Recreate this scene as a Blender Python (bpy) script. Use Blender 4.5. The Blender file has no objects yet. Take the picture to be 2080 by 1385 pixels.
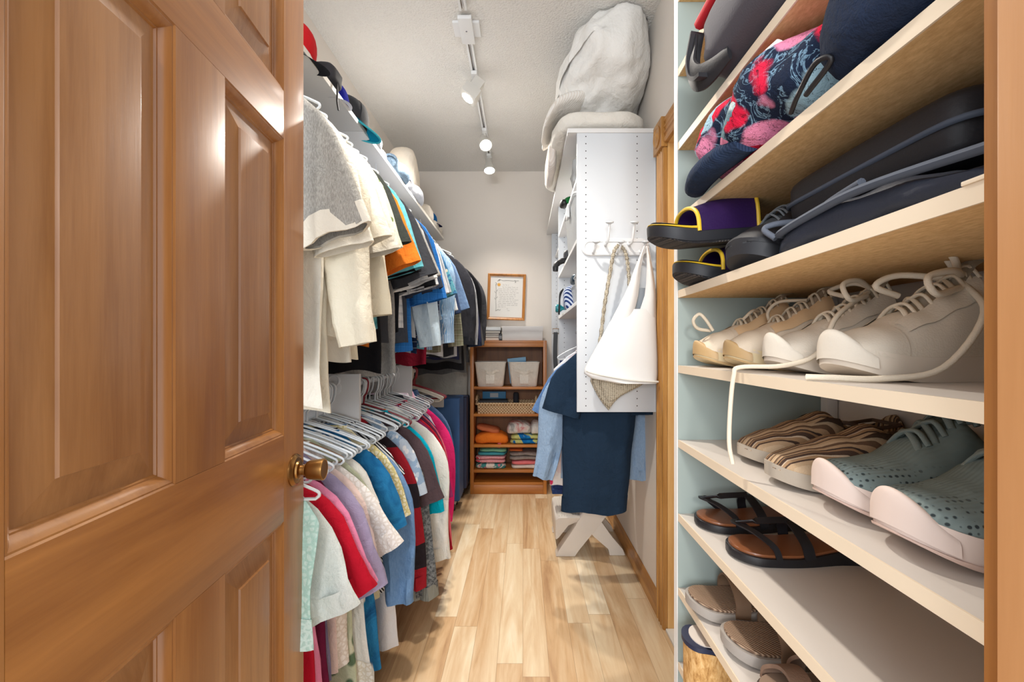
import bpy, bmesh, math, random
from mathutils import Vector, Matrix, noise
PI = math.pi
scene = bpy.context.scene
COL = scene.collection

# ------------------------------------------------------------------ camera, light, exposure
FPX = 924.4
cam_d = bpy.data.cameras.new('camera')
cam_d.sensor_width = 36.0
cam_d.lens = 16.0
cam_d.shift_x = -23.0 / 2080
cam_d.shift_y = 11.5 / 2080
cam_d.clip_start = 0.02
cam = bpy.data.objects.new('camera', cam_d)
COL.objects.link(cam)
cam.location = (0, 0, 1.2)
cam.rotation_euler = (PI / 2, 0, 0)
scene.camera = cam
scene.view_settings.view_transform = 'Standard'
scene.view_settings.look = 'None'
scene.view_settings.gamma = 1.0
scene.view_settings.use_curve_mapping = False
scene.view_settings.exposure = 0.45

world = bpy.data.worlds.new('daylight')
scene.world = world
world.use_nodes = True
world.node_tree.nodes['Background'].inputs[0].default_value = (0.90, 0.95, 1.0, 1)
world.node_tree.nodes['Background'].inputs[1].default_value = 1.5

def light(name, kind, loc, energy, color=(1, 1, 1), target=None, **kw):
    d = bpy.data.lights.new(name, kind)
    d.energy = energy
    d.color = color
    for k, v in kw.items():
        setattr(d, k, v)
    o = bpy.data.objects.new(name, d)
    COL.objects.link(o)
    o.location = loc
    if target is not None:
        o.rotation_euler = (Vector(target) - Vector(loc)).to_track_quat('-Z', 'Y').to_euler()
    return o

# unseen area lights added behind the camera: broad window-like fill, small lamp-like source
light('added_window_fill', 'AREA', (-0.75, -2.6, 1.75), 46, (0.93, 0.96, 1.0), (-0.1, 2.5, 1.35), shape='RECTANGLE', size=1.3, size_y=1.1)
light('added_small_lamp', 'AREA', (-0.08, -1.6, 1.88), 12, (1.0, 0.97, 0.92), (0.1, 2.0, 1.4), shape='DISK', size=0.22)

# ------------------------------------------------------------------ colours and node helpers
def lin(c):
    c = c / 255.0
    return c / 12.92 if c <= 0.04045 else ((c + 0.055) / 1.055) ** 2.4
def rgb(r, g=None, b=None):
    if g is None:
        r, g, b = r
    return (lin(r), lin(g), lin(b), 1.0)

class NB:
    """small node builder around one material"""
    def __init__(self, name, rough=0.6, metal=0.0, spec=0.5):
        self.m = bpy.data.materials.new(name)
        self.m.use_nodes = True
        self.t = self.m.node_tree
        self.b = self.t.nodes['Principled BSDF']
        self.b.inputs['Roughness'].default_value = rough
        self.b.inputs['Metallic'].default_value = metal
        self.b.inputs['Specular IOR Level'].default_value = spec
    def n(self, typ, **kw):
        nd = self.t.nodes.new(typ)
        for k, v in kw.items():
            setattr(nd, k, v)
        return nd
    def put(self, sock, v):
        if isinstance(v, bpy.types.NodeSocket):
            self.t.links.new(v, sock)
        elif v is not None:
            sock.default_value = v
    def coord(self, which='Object'):
        return self.n('ShaderNodeTexCoord').outputs[which]
    def math(self, op, a, b=None, c=None):
        nd = self.n('ShaderNodeMath', operation=op)
        self.put(nd.inputs[0], a)
        if b is not None: self.put(nd.inputs[1], b)
        if c is not None: self.put(nd.inputs[2], c)
        return nd.outputs[0]
    def xyz(self, v):
        nd = self.n('ShaderNodeSeparateXYZ')
        self.put(nd.inputs[0], v)
        return nd.outputs
    def comb(self, x, y, z):
        nd = self.n('ShaderNodeCombineXYZ')
        for s, v in zip(nd.inputs, (x, y, z)): self.put(s, v)
        return nd.outputs[0]
    def mapping(self, v, scale=(1, 1, 1), loc=(0, 0, 0), rot=(0, 0, 0)):
        nd = self.n('ShaderNodeMapping')
        self.put(nd.inputs['Vector'], v)
        nd.inputs['Scale'].default_value = scale
        nd.inputs['Location'].default_value = loc
        nd.inputs['Rotation'].default_value = rot
        return nd.outputs[0]
    def noise(self, v, scale=5, detail=3, rough=0.5, dist=0.0, out=0):
        nd = self.n('ShaderNodeTexNoise')
        self.put(nd.inputs['Vector'], v)
        nd.inputs['Scale'].default_value = scale
        nd.inputs['Detail'].default_value = detail
        nd.inputs['Roughness'].default_value = rough
        nd.inputs['Distortion'].default_value = dist
        return nd.outputs[out]
    def voronoi(self, v, scale=5, feature='F1', out=0, rnd=1.0):
        nd = self.n('ShaderNodeTexVoronoi', feature=feature)
        self.put(nd.inputs['Vector'], v)
        nd.inputs['Scale'].default_value = scale
        nd.inputs['Randomness'].default_value = rnd
        return nd.outputs[out]
    def white(self, v, out=0):
        nd = self.n('ShaderNodeTexWhiteNoise', noise_dimensions='3D')
        self.put(nd.inputs['Vector'], v)
        return nd.outputs[out]
    def ramp(self, f, stops, interp='LINEAR'):
        nd = self.n('ShaderNodeValToRGB')
        cr = nd.color_ramp
        cr.interpolation = interp
        while len(cr.elements) < len(stops):
            cr.elements.new(0.5)
        for e, (p, c) in zip(cr.elements, stops):
            e.position = p
            e.color = c
        self.put(nd.inputs[0], f)
        return nd.outputs[0]
    def mix(self, f, a, b, mode='MIX'):
        nd = self.n('ShaderNodeMix', data_type='RGBA', blend_type=mode)
        self.put(nd.inputs[0], f)
        self.put(nd.inputs[6], a)
        self.put(nd.inputs[7], b)
        return nd.outputs[2]
    def color(self, v):
        self.put(self.b.inputs['Base Color'], v)
    def bump(self, h, strength=0.2, dist=0.01):
        nd = self.n('ShaderNodeBump')
        nd.inputs['Strength'].default_value = strength
        nd.inputs['Distance'].default_value = dist
        self.put(nd.inputs['Height'], h)
        self.t.links.new(nd.outputs[0], self.b.inputs['Normal'])

MATS = {}
def plain(name, c, rough=0.6, metal=0.0, spec=0.5, bump=0.0, bscale=200, var=0.06):
    """one colour with a little tonal variation and optional fine bump"""
    if name in MATS: return MATS[name]
    nb = NB(name, rough, metal, spec)
    co = nb.coord()
    nz = nb.noise(co, 9, 3)
    a = rgb(*c)
    k = 1 - var
    nb.color(nb.mix(nz, (a[0] * k, a[1] * k, a[2] * k, 1), (min(1, a[0] * (1 + var)), min(1, a[1] * (1 + var)), min(1, a[2] * (1 + var)), 1)))
    if bump: nb.bump(nb.noise(co, bscale, 2), bump, 0.002)
    MATS[name] = nb.m
    return nb.m

def fabric(c, pat='plain', c2=None, c3=None, s=1.0):
    key = 'fabric_%s_%s_%s_%s_%s' % (pat, c, c2, c3, s)
    if key in MATS: return MATS[key]
    nb = NB('%s_fabric' % pat, 0.92, 0, 0.15)
    co = nb.coord()
    x, y, z = nb.xyz(co)
    A = rgb(*c)
    B = rgb(*(c2 or c))
    C = rgb(*(c3 or c2 or c))
    if pat == 'plain':
        f = nb.noise(co, 14, 4)
        col = nb.mix(f, tuple(v * 0.92 for v in A[:3]) + (1,), tuple(min(1, v * 1.07) for v in A[:3]) + (1,))
    elif pat == 'heather':
        f = nb.noise(nb.mapping(co, (1, 1, 0.25)), 420, 3, 0.7)
        col = nb.ramp(f, [(0.35, A), (0.65, B)])
    elif pat == 'denim':
        f = nb.noise(nb.mapping(co, (1, 1, 0.2)), 300, 3, 0.7)
        g = nb.noise(co, 7, 3)
        col = nb.mix(g, nb.ramp(f, [(0.3, A), (0.7, B)]), B)
        col = nb.mix(0.5, col, nb.ramp(f, [(0.3, A), (0.7, B)]))
    elif pat == 'hstripe':
        f = nb.math('FRACT', nb.math('MULTIPLY', z, 1 / (0.03 * s)))
        col = nb.ramp(f, [(0.0, A), (0.5, A), (0.52, B), (1.0, B)], 'CONSTANT')
    elif pat == 'vstripe':
        f = nb.math('FRACT', nb.math('MULTIPLY', nb.math('ADD', x, y), 1 / (0.012 * s)))
        col = nb.ramp(f, [(0.0, A), (0.6, B)], 'CONSTANT')
    elif pat == 'dstripe':
        f = nb.math('FRACT', nb.math('MULTIPLY', nb.math('ADD', nb.math('ADD', x, z), y), 1 / (0.016 * s)))
        col = nb.ramp(f, [(0.0, A), (0.5, B)], 'CONSTANT')
    elif pat == 'plaid':
        f = nb.math('FRACT', nb.math('MULTIPLY', z, 1 / (0.035 * s)))
        g = nb.math('FRACT', nb.math('MULTIPLY', nb.math('ADD', x, y), 1 / (0.035 * s)))
        ca = nb.ramp(f, [(0.0, A), (0.72, B), (0.84, A), (0.9, C)], 'CONSTANT')
        cb = nb.ramp(g, [(0.0, A), (0.72, B), (0.84, A), (0.9, C)], 'CONSTANT')
        col = nb.mix(0.5, ca, cb)
    elif pat == 'block':
        f = nb.math('FRACT', nb.math('MULTIPLY', nb.math('ADD', z, 3.0), 1 / (0.24 * s)))
        col = nb.ramp(f, [(0.0, A), (0.45, B), (0.85, A)], 'CONSTANT')
    elif pat == 'print':
        w = nb.noise(co, 9 / s, 3, 0.6, 1.5)
        v = nb.voronoi(nb.mapping(co, (1, 1, 0.7)), 34 / s)
        base = nb.ramp(w, [(0.0, A), (0.46, A), (0.5, B), (0.6, B), (0.63, A)], 'EASE')
        col = nb.mix(nb.ramp(v, [(0.0, (1, 1, 1, 1)), (0.22, (1, 1, 1, 1)), (0.3, (0, 0, 0, 1))]), base, C)
    elif pat == 'floral':
        n0 = nb.noise(co, 6, 2, 0.5, 0, 1)
        v = nb.mix(0.10, co, n0)
        w = nb.voronoi(v, 17 / s)
        wc = nb.voronoi(v, 17 / s, out=1)
        lines = nb.noise(co, 26 / s, 3, 0.6, 3.0)
        petal = nb.ramp(nb.math('ADD', nb.math('MULTIPLY', w, 0.66), nb.math('MULTIPLY', nb.noise(co, 30 / s, 1), 0.28)), [(0.0, (1, 1, 1, 1)), (0.50, (1, 1, 1, 1)), (0.56, (0, 0, 0, 1))])
        sel = nb.xyz(wc)[0]
        flower = nb.ramp(sel, [(0.0, B), (0.34, rgb(210, 126, 156)), (0.52, C), (0.68, B), (0.86, rgb(80, 130, 156))], 'CONSTANT')
        vein = nb.ramp(lines, [(0.465, (0, 0, 0, 1)), (0.48, (1, 1, 1, 1)), (0.495, (0, 0, 0, 1))])
        fl = nb.mix(vein, flower, tuple(v_ * 0.3 for v_ in A[:3]) + (1,))
        leaf = nb.ramp(nb.noise(co, 20 / s, 4, 0.6, 2.5), [(0.50, A), (0.535, rgb(120, 152, 174)), (0.57, A)])
        col = nb.mix(petal, leaf, fl)
    elif pat == 'dots':
        v = nb.voronoi(co, 60 / s, rnd=0.3)
        col = nb.ramp(v, [(0.0, B), (0.25, B), (0.3, A)])
    elif pat == 'lace':
        v = nb.voronoi(co, 70 / s, 'DISTANCE_TO_EDGE')
        col = nb.ramp(v, [(0.0, A), (0.10, A), (0.2, B)])
    elif pat == 'marl':
        f = nb.noise(co, 90, 3, 0.7)
        col = nb.ramp(f, [(0.4, A), (0.6, B)])
    elif pat == 'knit':
        f = nb.math('SINE', nb.math('MULTIPLY', nb.math('ADD', x, y), 900 / s))
        col = nb.ramp(nb.math('MULTIPLY_ADD', f, 0.5, 0.5), [(0, A), (1, B)])
    elif pat == 'tie':
        f = nb.noise(co, 10 / s, 4, 0.6, 1.0)
        col = nb.ramp(f, [(0.3, A), (0.5, B), (0.7, C)])
    nb.color(col)
    h = nb.math('ADD', nb.math('MULTIPLY', nb.noise(co, 500, 2), 0.18), nb.math('ADD', nb.noise(co, 35, 3, 0.55, 0.6), nb.math('MULTIPLY', nb.noise(nb.mapping(co, (1, 1, 0.6)), 11, 3, 0.5, 1.6), 1.6)))
    nb.bump(h, 0.55, 0.009)
    MATS[key] = nb.m
    return nb.m

def wood(name, light_c, dark_c, axis='Z', rough=0.3, scale=1.0, coat=0.0, contrast=1.0, knots=False):
    if name in MATS: return MATS[name]
    nb = NB(name, rough, 0, 0.5)
    co = nb.coord()
    sc = {'Z': (1, 1, 0.06), 'Y': (1, 0.06, 1), 'X': (0.06, 1, 1)}[axis]
    v = nb.mapping(co, tuple(q * scale for q in sc))
    f1 = nb.noise(v, 26, 4, 0.6, 0.6)
    f2 = nb.noise(v, 160, 3, 0.7)
    f3 = nb.noise(nb.mapping(co, tuple(q * scale * (1.8 if q == 1 else 3) for q in sc)), 5, 2, 0.5, 0.4)
    f = nb.math('ADD', nb.math('MULTIPLY', f1, 0.5), nb.math('ADD', nb.math('MULTIPLY', f2, 0.18), nb.math('MULTIPLY', f3, 0.42)))
    lo = 0.55 - 0.14 / contrast
    hi = 0.55 + 0.14 / contrast
    nb.color(nb.ramp(f, [(lo, rgb(*dark_c)), (hi, rgb(*light_c))]))
    nb.bump(f2, 0.06, 0.002)
    if coat:
        nb.b.inputs['Coat Weight'].default_value = coat
        nb.b.inputs['Coat Roughness'].default_value = 0.16
    MATS[name] = nb.m
    return nb.m

# ------------------------------------------------------------------ mesh helpers
def V(*a): return Vector(a)
def px(x, y, Y):
    """the point seen at photo pixel x, y standing Y metres into the closet"""
    return Vector(((x - 1063) / FPX * Y, Y, 1.2 - (y - 704) / FPX * Y))

def obj(name, bm, m, parent=None, smooth=40, loc=None, kind=None):
    bmesh.ops.recalc_face_normals(bm, faces=bm.faces)
    me = bpy.data.meshes.new(name)
    bm.to_mesh(me)
    bm.free()
    if smooth:
        me.shade_smooth()
        me.set_sharp_from_angle(angle=math.radians(smooth))
    for q in (m if isinstance(m, (list, tuple)) else [m]):
        me.materials.append(q)
    o = bpy.data.objects.new(name, me)
    COL.objects.link(o)
    if parent is not None: o.parent = parent
    if loc is not None: o.location = loc
    if kind: o['kind'] = kind
    return o
def tag(o, label, cat, group=None):
    o['label'] = label
    o['category'] = cat
    if group: o['group'] = group
    return o
def thing(name, label, cat, loc=(0, 0, 0), rot=(0, 0, 0), group=None):
    o = bpy.data.objects.new(name, None)
    o.empty_display_size = 0.05
    COL.objects.link(o)
    o.location = loc
    o.rotation_euler = rot
    return tag(o, label, cat, group)

def NBM(): return bmesh.new()
def box(bm, x0, x1, y0, y1, z0, z1, bev=0.0, seg=2, mi=0):
    r = bmesh.ops.create_cube(bm, size=1)
    vs = r['verts']
    bmesh.ops.scale(bm, vec=(x1 - x0, y1 - y0, z1 - z0), verts=vs)
    bmesh.ops.translate(bm, vec=((x0 + x1) / 2, (y0 + y1) / 2, (z0 + z1) / 2), verts=vs)
    fs = set(f for v in vs for f in v.link_faces)
    for f in fs: f.material_index = mi
    if bev:
        es = set(e for v in vs for e in v.link_edges)
        rr = bmesh.ops.bevel(bm, geom=list(es), offset=bev, segments=seg, profile=0.7, affect='EDGES')
        for f in rr['faces']: f.material_index = mi
    return bm
def boxm(x0, x1, y0, y1, z0, z1, bev=0.0, seg=2):
    return box(NBM(), x0, x1, y0, y1, z0, z1, bev, seg)
def loft(bm, rings, closed=True, cap0=False, cap1=False, mi=0):
    vr = [[bm.verts.new(p) for p in r] for r in rings]
    n = len(rings[0])
    for a, b in zip(vr[:-1], vr[1:]):
        for i in range(n if closed else n - 1):
            j = (i + 1) % n
            f = bm.faces.new((a[i], a[j], b[j], b[i]))
            f.material_index = mi
    for flag, r in ((cap0, vr[0]), (cap1, vr[-1])):
        if flag:
            f = bm.faces.new(r)
            f.material_index = mi
    return vr
def tube(bm, pts, r, n=8, closed=False, flat=1.0, up=None, mi=0, caps=True):
    """sweep a circle (or a flattened ellipse) along points; r may be a list"""
    pts = [Vector(p) for p in pts]
    N = len(pts)
    rr = r if isinstance(r, (list, tuple)) else [r] * N
    rings = []
    prev = None
    for i, p in enumerate(pts):
        a = pts[(i - 1) % N] if (closed or i > 0) else pts[i]
        b = pts[(i + 1) % N] if (closed or i < N - 1) else pts[i]
        t = (b - a)
        t = t.normalized() if t.length > 1e-9 else V(0, 0, 1)
        if prev is None:
            u = Vector(up) if up is not None else (V(0, 0, 1) if abs(t.z) < 0.9 else V(1, 0, 0))
        else:
            u = Vector(up) if up is not None else prev
        u = u - t * u.dot(t)
        if u.length < 1e-6: u = t.orthogonal()
        u.normalize()
        prev = u
        w = t.cross(u)
        rings.append([p + u * (math.cos(2 * PI * k / n) * rr[i] * flat) + w * (math.sin(2 * PI * k / n) * rr[i]) for k in range(n)])
    if closed: rings.append(rings[0])
    vr = loft(bm, rings, True, caps and not closed, caps and not closed, mi)
    if closed: bmesh.ops.remove_doubles(bm, verts=[v for r_ in (vr[0], vr[-1]) for v in r_], dist=1e-7)
    return bm
def spline(pts, k=6, closed=False):
    """Catmull-Rom through points"""
    P = [Vector(p) for p in pts]
    out = []
    n = len(P)
    for i in range(n if closed else n - 1):
        p0 = P[(i - 1) % n] if (closed or i > 0) else P[i] * 2 - P[i + 1]
        p1 = P[i]
        p2 = P[(i + 1) % n]
        p3 = P[(i + 2) % n] if (closed or i < n - 2) else P[i + 1] * 2 - P[i]
        for s in range(k):
            t = s / k
            out.append(0.5 * ((2 * p1) + (p2 - p0) * t + (2 * p0 - 5 * p1 + 4 * p2 - p3) * t * t + (3 * p1 - p0 - 3 * p2 + p3) * t ** 3))
    if not closed: out.append(P[-1])
    return out
def lathe(bm, prof, n=24, center=(0, 0, 0), axis='Z', mi=0, caps=True):
    """prof: list of (radius, height)"""
    c = Vector(center)
    rings = []
    for r, h in prof:
        ring = []
        for k in range(n):
            a = 2 * PI * k / n
            u, w = r * math.cos(a), r * math.sin(a)
            p = {'Z': (u, w, h), 'X': (h, u, w), 'Y': (w, h, u)}[axis]
            ring.append(c + Vector(p))
        rings.append(ring)
    loft(bm, rings, True, caps, caps, mi)
    return bm
def spow(v, e): return math.copysign(abs(v) ** e, v)
def lump(bm, c, r, e1=0.6, e2=0.6, nu=28, nv=18, amp=0.0, freq=6.0, seed=0, sag=0.0, fn=None, ridge=0.0):
    """superellipsoid of soft stuff with noise folds; e<1 boxy"""
    c = Vector(c)
    rings = []
    off = Vector((seed * 3.17, seed * 1.31, seed * 7.7))
    for j in range(nv + 1):
        ph = -PI / 2 + PI * j / nv
        ring = []
        for i in range(nu):
            th = 2 * PI * i / nu
            d = Vector((spow(math.cos(ph), e1) * spow(math.cos(th), e2), spow(math.cos(ph), e1) * spow(math.sin(th), e2), spow(math.sin(ph), e1)))
            p = Vector((d.x * r[0], d.y * r[1], d.z * r[2]))
            if amp:
                nv_ = noise.noise(p * freq + off) + 0.5 * noise.noise(p * freq * 2.3 + off)
                if ridge:
                    nv_ = nv_ * (1 - ridge) + ridge * (1 - 2 * abs(noise.noise(p * freq * 1.3 + off * 2)))
                dn = p.normalized() if p.length > 1e-6 else d
                p = p + dn * (amp * nv_)
            if fn: p = fn(p)
            ring.append(c + p)
        rings.append(ring)
    loft(bm, rings, True, False, False)
    bmesh.ops.remove_doubles(bm, verts=bm.verts[:], dist=1e-5)
    return bm
def arc(c, r, a0, a1, n, plane='XZ'):
    out = []
    for i in range(n + 1):
        a = a0 + (a1 - a0) * i / n
        u, w = math.cos(a) * r, math.sin(a) * r
        out.append(Vector(c) + Vector({'XZ': (u, 0, w), 'XY': (u, w, 0), 'YZ': (0, u, w)}[plane]))
    return out

# ------------------------------------------------------------------ common materials
WHITE = plain('white_melamine', (226, 226, 226), 0.42, var=0.02)
WPAINT = plain('white_paint', (228, 226, 222), 0.7, var=0.015)
WPLASTIC = plain('white_plastic', (226, 228, 230), 0.38, var=0.03)
CHROME = plain('chrome', (200, 200, 205), 0.18, 1.0)
BLACK = plain('black_plastic', (22, 22, 25), 0.45)
OAKV = wood('oak_trim_vertical', (200, 148, 80), (150, 100, 44), 'Z', 0.35, 1.6, contrast=1.0)
OAKY = wood('oak_trim_long', (196, 142, 76), (150, 98, 44), 'Y', 0.35, 1.6)
OAKX = wood('oak_trim_cross', (196, 142, 76), (150, 98, 44), 'X', 0.35, 1.6)
# ------------------------------------------------------------------ the setting
XL, XR, YB, H = -1.0, 0.61, 4.0, 2.74

def floor_material():
    nb = NB('plank_floor', 0.32, 0, 0.5)
    co = nb.coord()
    x, y, z = nb.xyz(co)
    W, L = 0.098, 1.05
    col = nb.math('FLOOR', nb.math('MULTIPLY', nb.math('ADD', x, 5.0), 1 / W))
    sh = nb.white(nb.comb(col, 3.0, 0.0))
    yy = nb.math('MULTIPLY_ADD', sh, 7.0, nb.math('MULTIPLY', nb.math('ADD', y, 4.0), 1 / L))
    row = nb.math('FLOOR', yy)
    rnd = nb.white(nb.comb(col, row, 1.0))
    rnd2 = nb.white(nb.comb(col, row, 9.0))
    gx = nb.math('ADD', x, nb.math('MULTIPLY', rnd, 13.0))
    gv = nb.comb(gx, nb.math('MULTIPLY', y, 0.085), nb.math('MULTIPLY', rnd2, 7.0))
    g1 = nb.noise(gv, 17, 3, 0.55, 1.2)
    g2 = nb.noise(gv, 170, 3, 0.7)
    g3 = nb.noise(nb.comb(gx, nb.math('MULTIPLY', y, 0.03), rnd2), 9, 1, 0.4, 0.3)
    f = nb.math('ADD', nb.math('MULTIPLY', g1, 0.52), nb.math('ADD', nb.math('MULTIPLY', g2, 0.10), nb.math('MULTIPLY', g3, 0.30)))
    f = nb.math('ADD', f, nb.math('MULTIPLY', nb.math('SUBTRACT', rnd, 0.5), 0.26))
    c = nb.ramp(f, [(0.24, rgb(172, 132, 94)), (0.36, rgb(204, 168, 126)), (0.46, rgb(217, 188, 150)), (0.56, rgb(228, 206, 171)), (0.68, rgb(240, 226, 200))])
    # dark knots and mineral streaks
    kv = nb.voronoi(nb.comb(gx, nb.math('MULTIPLY', y, 0.22), rnd2), 3.2)
    kn = nb.ramp(kv, [(0.0, (1, 1, 1, 1)), (0.05, (0.5, 0.5, 0.5, 1)), (0.14, (0, 0, 0, 1))])
    c = nb.mix(nb.math('MULTIPLY', kn, 0.55), c, rgb(140, 96, 58))
    sx = nb.math('FRACT', nb.math('MULTIPLY', nb.math('ADD', x, 5.0), 1 / W))
    sy = nb.math('FRACT', yy)
    ex = nb.math('LESS_THAN', nb.math('MINIMUM', sx, nb.math('SUBTRACT', 1.0, sx)), 0.010)
    ey = nb.math('LESS_THAN', nb.math('MINIMUM', sy, nb.math('SUBTRACT', 1.0, sy)), 0.0012)
    seam = nb.math('MAXIMUM', ex, ey)
    c = nb.mix(nb.math('MULTIPLY', seam, 0.42), c, rgb(120, 84, 52))
    nb.color(c)
    nb.bump(nb.math('SUBTRACT', nb.math('MULTIPLY', g2, 0.1), nb.math('MULTIPLY', seam, 0.5)), 0.12, 0.002)
    return nb.m

def wall_material(name, c):
    nb = NB(name, 0.85, 0, 0.2)
    co = nb.coord()
    nb.color(nb.mix(nb.noise(co, 3, 2), rgb(*c), rgb(*(v - 4 for v in c))))
    nb.bump(nb.noise(co, 90, 3, 0.6), 0.08, 0.004)
    return nb.m
def ceiling_material():
    nb = NB('popcorn_ceiling', 0.95, 0, 0.1)
    co = nb.coord()
    v = nb.voronoi(co, 95)
    n = nb.noise(co, 140, 3, 0.65)
    nb.color(nb.mix(n, rgb(220, 218, 214), rgb(232, 231, 228)))
    nb.bump(nb.math('ADD', nb.math('MULTIPLY', v, -0.7), n), 0.55, 0.008)
    return nb.m
WALL = wall_material('wall_paint', (230, 223, 215))
FLOORM = floor_material()
CEIL = ceiling_material()

def struct(name, bm, m, smooth=0):
    return obj(name, bm, m, None, smooth, kind='structure')
struct('floor', boxm(-1.3, 1.0, -0.3, YB + 0.1, -0.05, 0), FLOORM)
struct('ceiling', boxm(XL - 0.1, 1.0, 0.12, YB + 0.1, H, H + 0.05), CEIL)
struct('wall_back', boxm(XL - 0.1, 1.0, YB, YB + 0.1, 0, H), WALL)
struct('wall_left', boxm(XL - 0.1, XL, 0.27, YB, 0, H), WALL)
# right wall with a doorway between y 1.00 and 1.92
bm = NBM()
box(bm, XR, XR + 0.12, 1.945, YB, 0, H)
box(bm, XR, XR + 0.12, 0.12, 0.975, 0, H)
box(bm, XR, XR + 0.12, 0.975, 1.945, 2.10, H)
struct('wall_right', bm, WALL)
# entry wall around the opening the photograph was taken through
bm = NBM()
box(bm, 0.29, 1.0, 0.13, 0.255, 0, H)
struct('wall_entry', bm, WALL)

# baseboards: profiled oak
def baseboard(name, x, y0, y1, m):
    bm = NBM()
    prof = [(0, 0), (-0.016, 0), (-0.016, 0.055), (-0.013, 0.062), (-0.013, 0.070), (-0.008, 0.082), (-0.004, 0.092), (0, 0.095)]
    loft(bm, [[V(x + a, y0, b) for a, b in prof], [V(x + a, y1, b) for a, b in prof]], True, True, True)
    struct(name, bm, m, 30)
baseboard('baseboard_right', XR - 0.001, 2.032, YB - 0.31, OAKY)
bm = NBM()
prof = [(0, 0), (-0.016, 0), (-0.016, 0.055), (-0.008, 0.082), (0, 0.095)]
loft(bm, [[V(XL + 0.001, YB + a, b) for a, b in prof], [V(XR - 0.001, YB + a, b) for a, b in prof]], True, True, True)
struct('baseboard_back', bm, OAKX, 30)

# side doorway: fluted casing, corner rosette, head casing, jamb
def fluted(y0, y1, t=0.018, n=3):
    """profile across the casing face (y, inset)"""
    pts = [(y0, 0), (y0, t * 0.8), (y0 + 0.006, t)]
    w = (y1 - y0 - 0.03) / n
    for k in range(n):
        a = y0 + 0.015 + k * w
        pts += [(a + w * 0.1, t), (a + w * 0.25, t - 0.005), (a + w * 0.5, t - 0.007), (a + w * 0.75, t - 0.005), (a + w * 0.9, t)]
    pts += [(y1 - 0.006, t), (y1, t * 0.8), (y1, 0)]
    return pts
t1 = bpy.data.objects.new('trim_1', None)
COL.objects.link(t1)
t1['kind'] = 'structure'
bm = NBM()
pf = fluted(1.925, 2.03)
loft(bm, [[V(XR - 0.001 - d, y, z) for y, d in pf] for z in (0.001, 2.045)], True, True, True)
obj('casing', bm, OAKV, t1, 30)
bm = NBM()
pf = fluted(0.885, 0.99)
loft(bm, [[V(XR - 0.001 - d, y, z) for y, d in pf] for z in (0.001, 2.045)], True, True, True)
obj('casing', bm, OAKV, t1, 30)
bm = NBM()
pf = fluted(2.060, 2.165)
loft(bm, [[V(XR - 0.001 - d, y, z) for z, d in pf] for y in (0.985, 1.915)], True, True, True)
obj('head_casing', bm, OAKY, t1, 30)
for yc in (1.978, 0.937):
    bm = boxm(XR - 0.029, XR - 0.001, yc - 0.060, yc + 0.060, 2.046, 2.172, 0.004)
    lathe(bm, [(0.046, 0.0), (0.046, -0.004), (0.040, -0.006), (0.034, -0.002), (0.022, -0.002), (0.014, -0.008), (0.001, -0.010)], 28, (XR - 0.029, yc, 2.109), 'X')
    obj('corner_rosette', bm, OAKV, t1, 30)
bm = NBM()
box(bm, XR, XR + 0.125, 1.922, 1.944, 0, 2.08)
box(bm, XR, XR + 0.125, 0.976, 0.998, 0, 2.08)
box(bm, XR, XR + 0.125, 0.998, 1.922, 2.06, 2.08)
box(bm, XR + 0.04, XR + 0.075, 1.908, 1.922, 0, 2.06)
obj('jamb', bm, wood('oak_jamb_lit', (228, 186, 124), (204, 154, 90), 'Z', 0.35, 1.6), t1, 0)  # one oak: lit jamb paler, grazing-lit casing darker, put into the colours
# the room beyond the side doorway, closed by its white door leaf
d2 = struct('door_2', boxm(XR + 0.078, XR + 0.113, 1.0, 1.918, 0.012, 2.056, 0.002), WPAINT)
struct('trim_3', boxm(XR - 0.01, XR + 0.12, 0.999, 1.921, 0.0, 0.011, 0.003), plain('threshold_white', (225, 222, 214), 0.5))

# entry door frame on the right: jamb and casing
DOORV = wood('fir_door_vertical', (166, 112, 58), (136, 84, 38), 'Z', 0.36, 0.8, 0.25, contrast=1.35)
DOORP = wood('fir_door_panel', (164, 114, 66), (134, 86, 43), 'Z', 0.36, 1.2, 0.25, contrast=1.35)
DOORX = wood('fir_door_cross', (170, 112, 54), (136, 83, 35), 'Y', 0.36, 0.7, 0.25, contrast=1.3)
t2 = bpy.data.objects.new('trim_2', None)
COL.objects.link(t2)
t2['kind'] = 'structure'
JAMBV = wood('fir_jamb_pale', (194, 142, 94), (170, 118, 72), 'Z', 0.4, 0.8, contrast=0.75)
obj('jamb', boxm(0.266, 0.289, 0.10, 0.256, 0, 2.045, 0.002), JAMBV, t2, 30)
obj('door_stop', boxm(0.252, 0.266, 0.10, 0.18, 0, 2.045, 0.003), JAMBV, t2, 30)
bm = NBM()
pf = fluted(0.292, 0.36, 0.014, 2)
loft(bm, [[V(x - 0.022, 0.2555 + d, z) for x, d in pf] for z in (0.0, 2.05)], True, True, True)
obj('casing', bm, DOORV, t2, 30)

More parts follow.
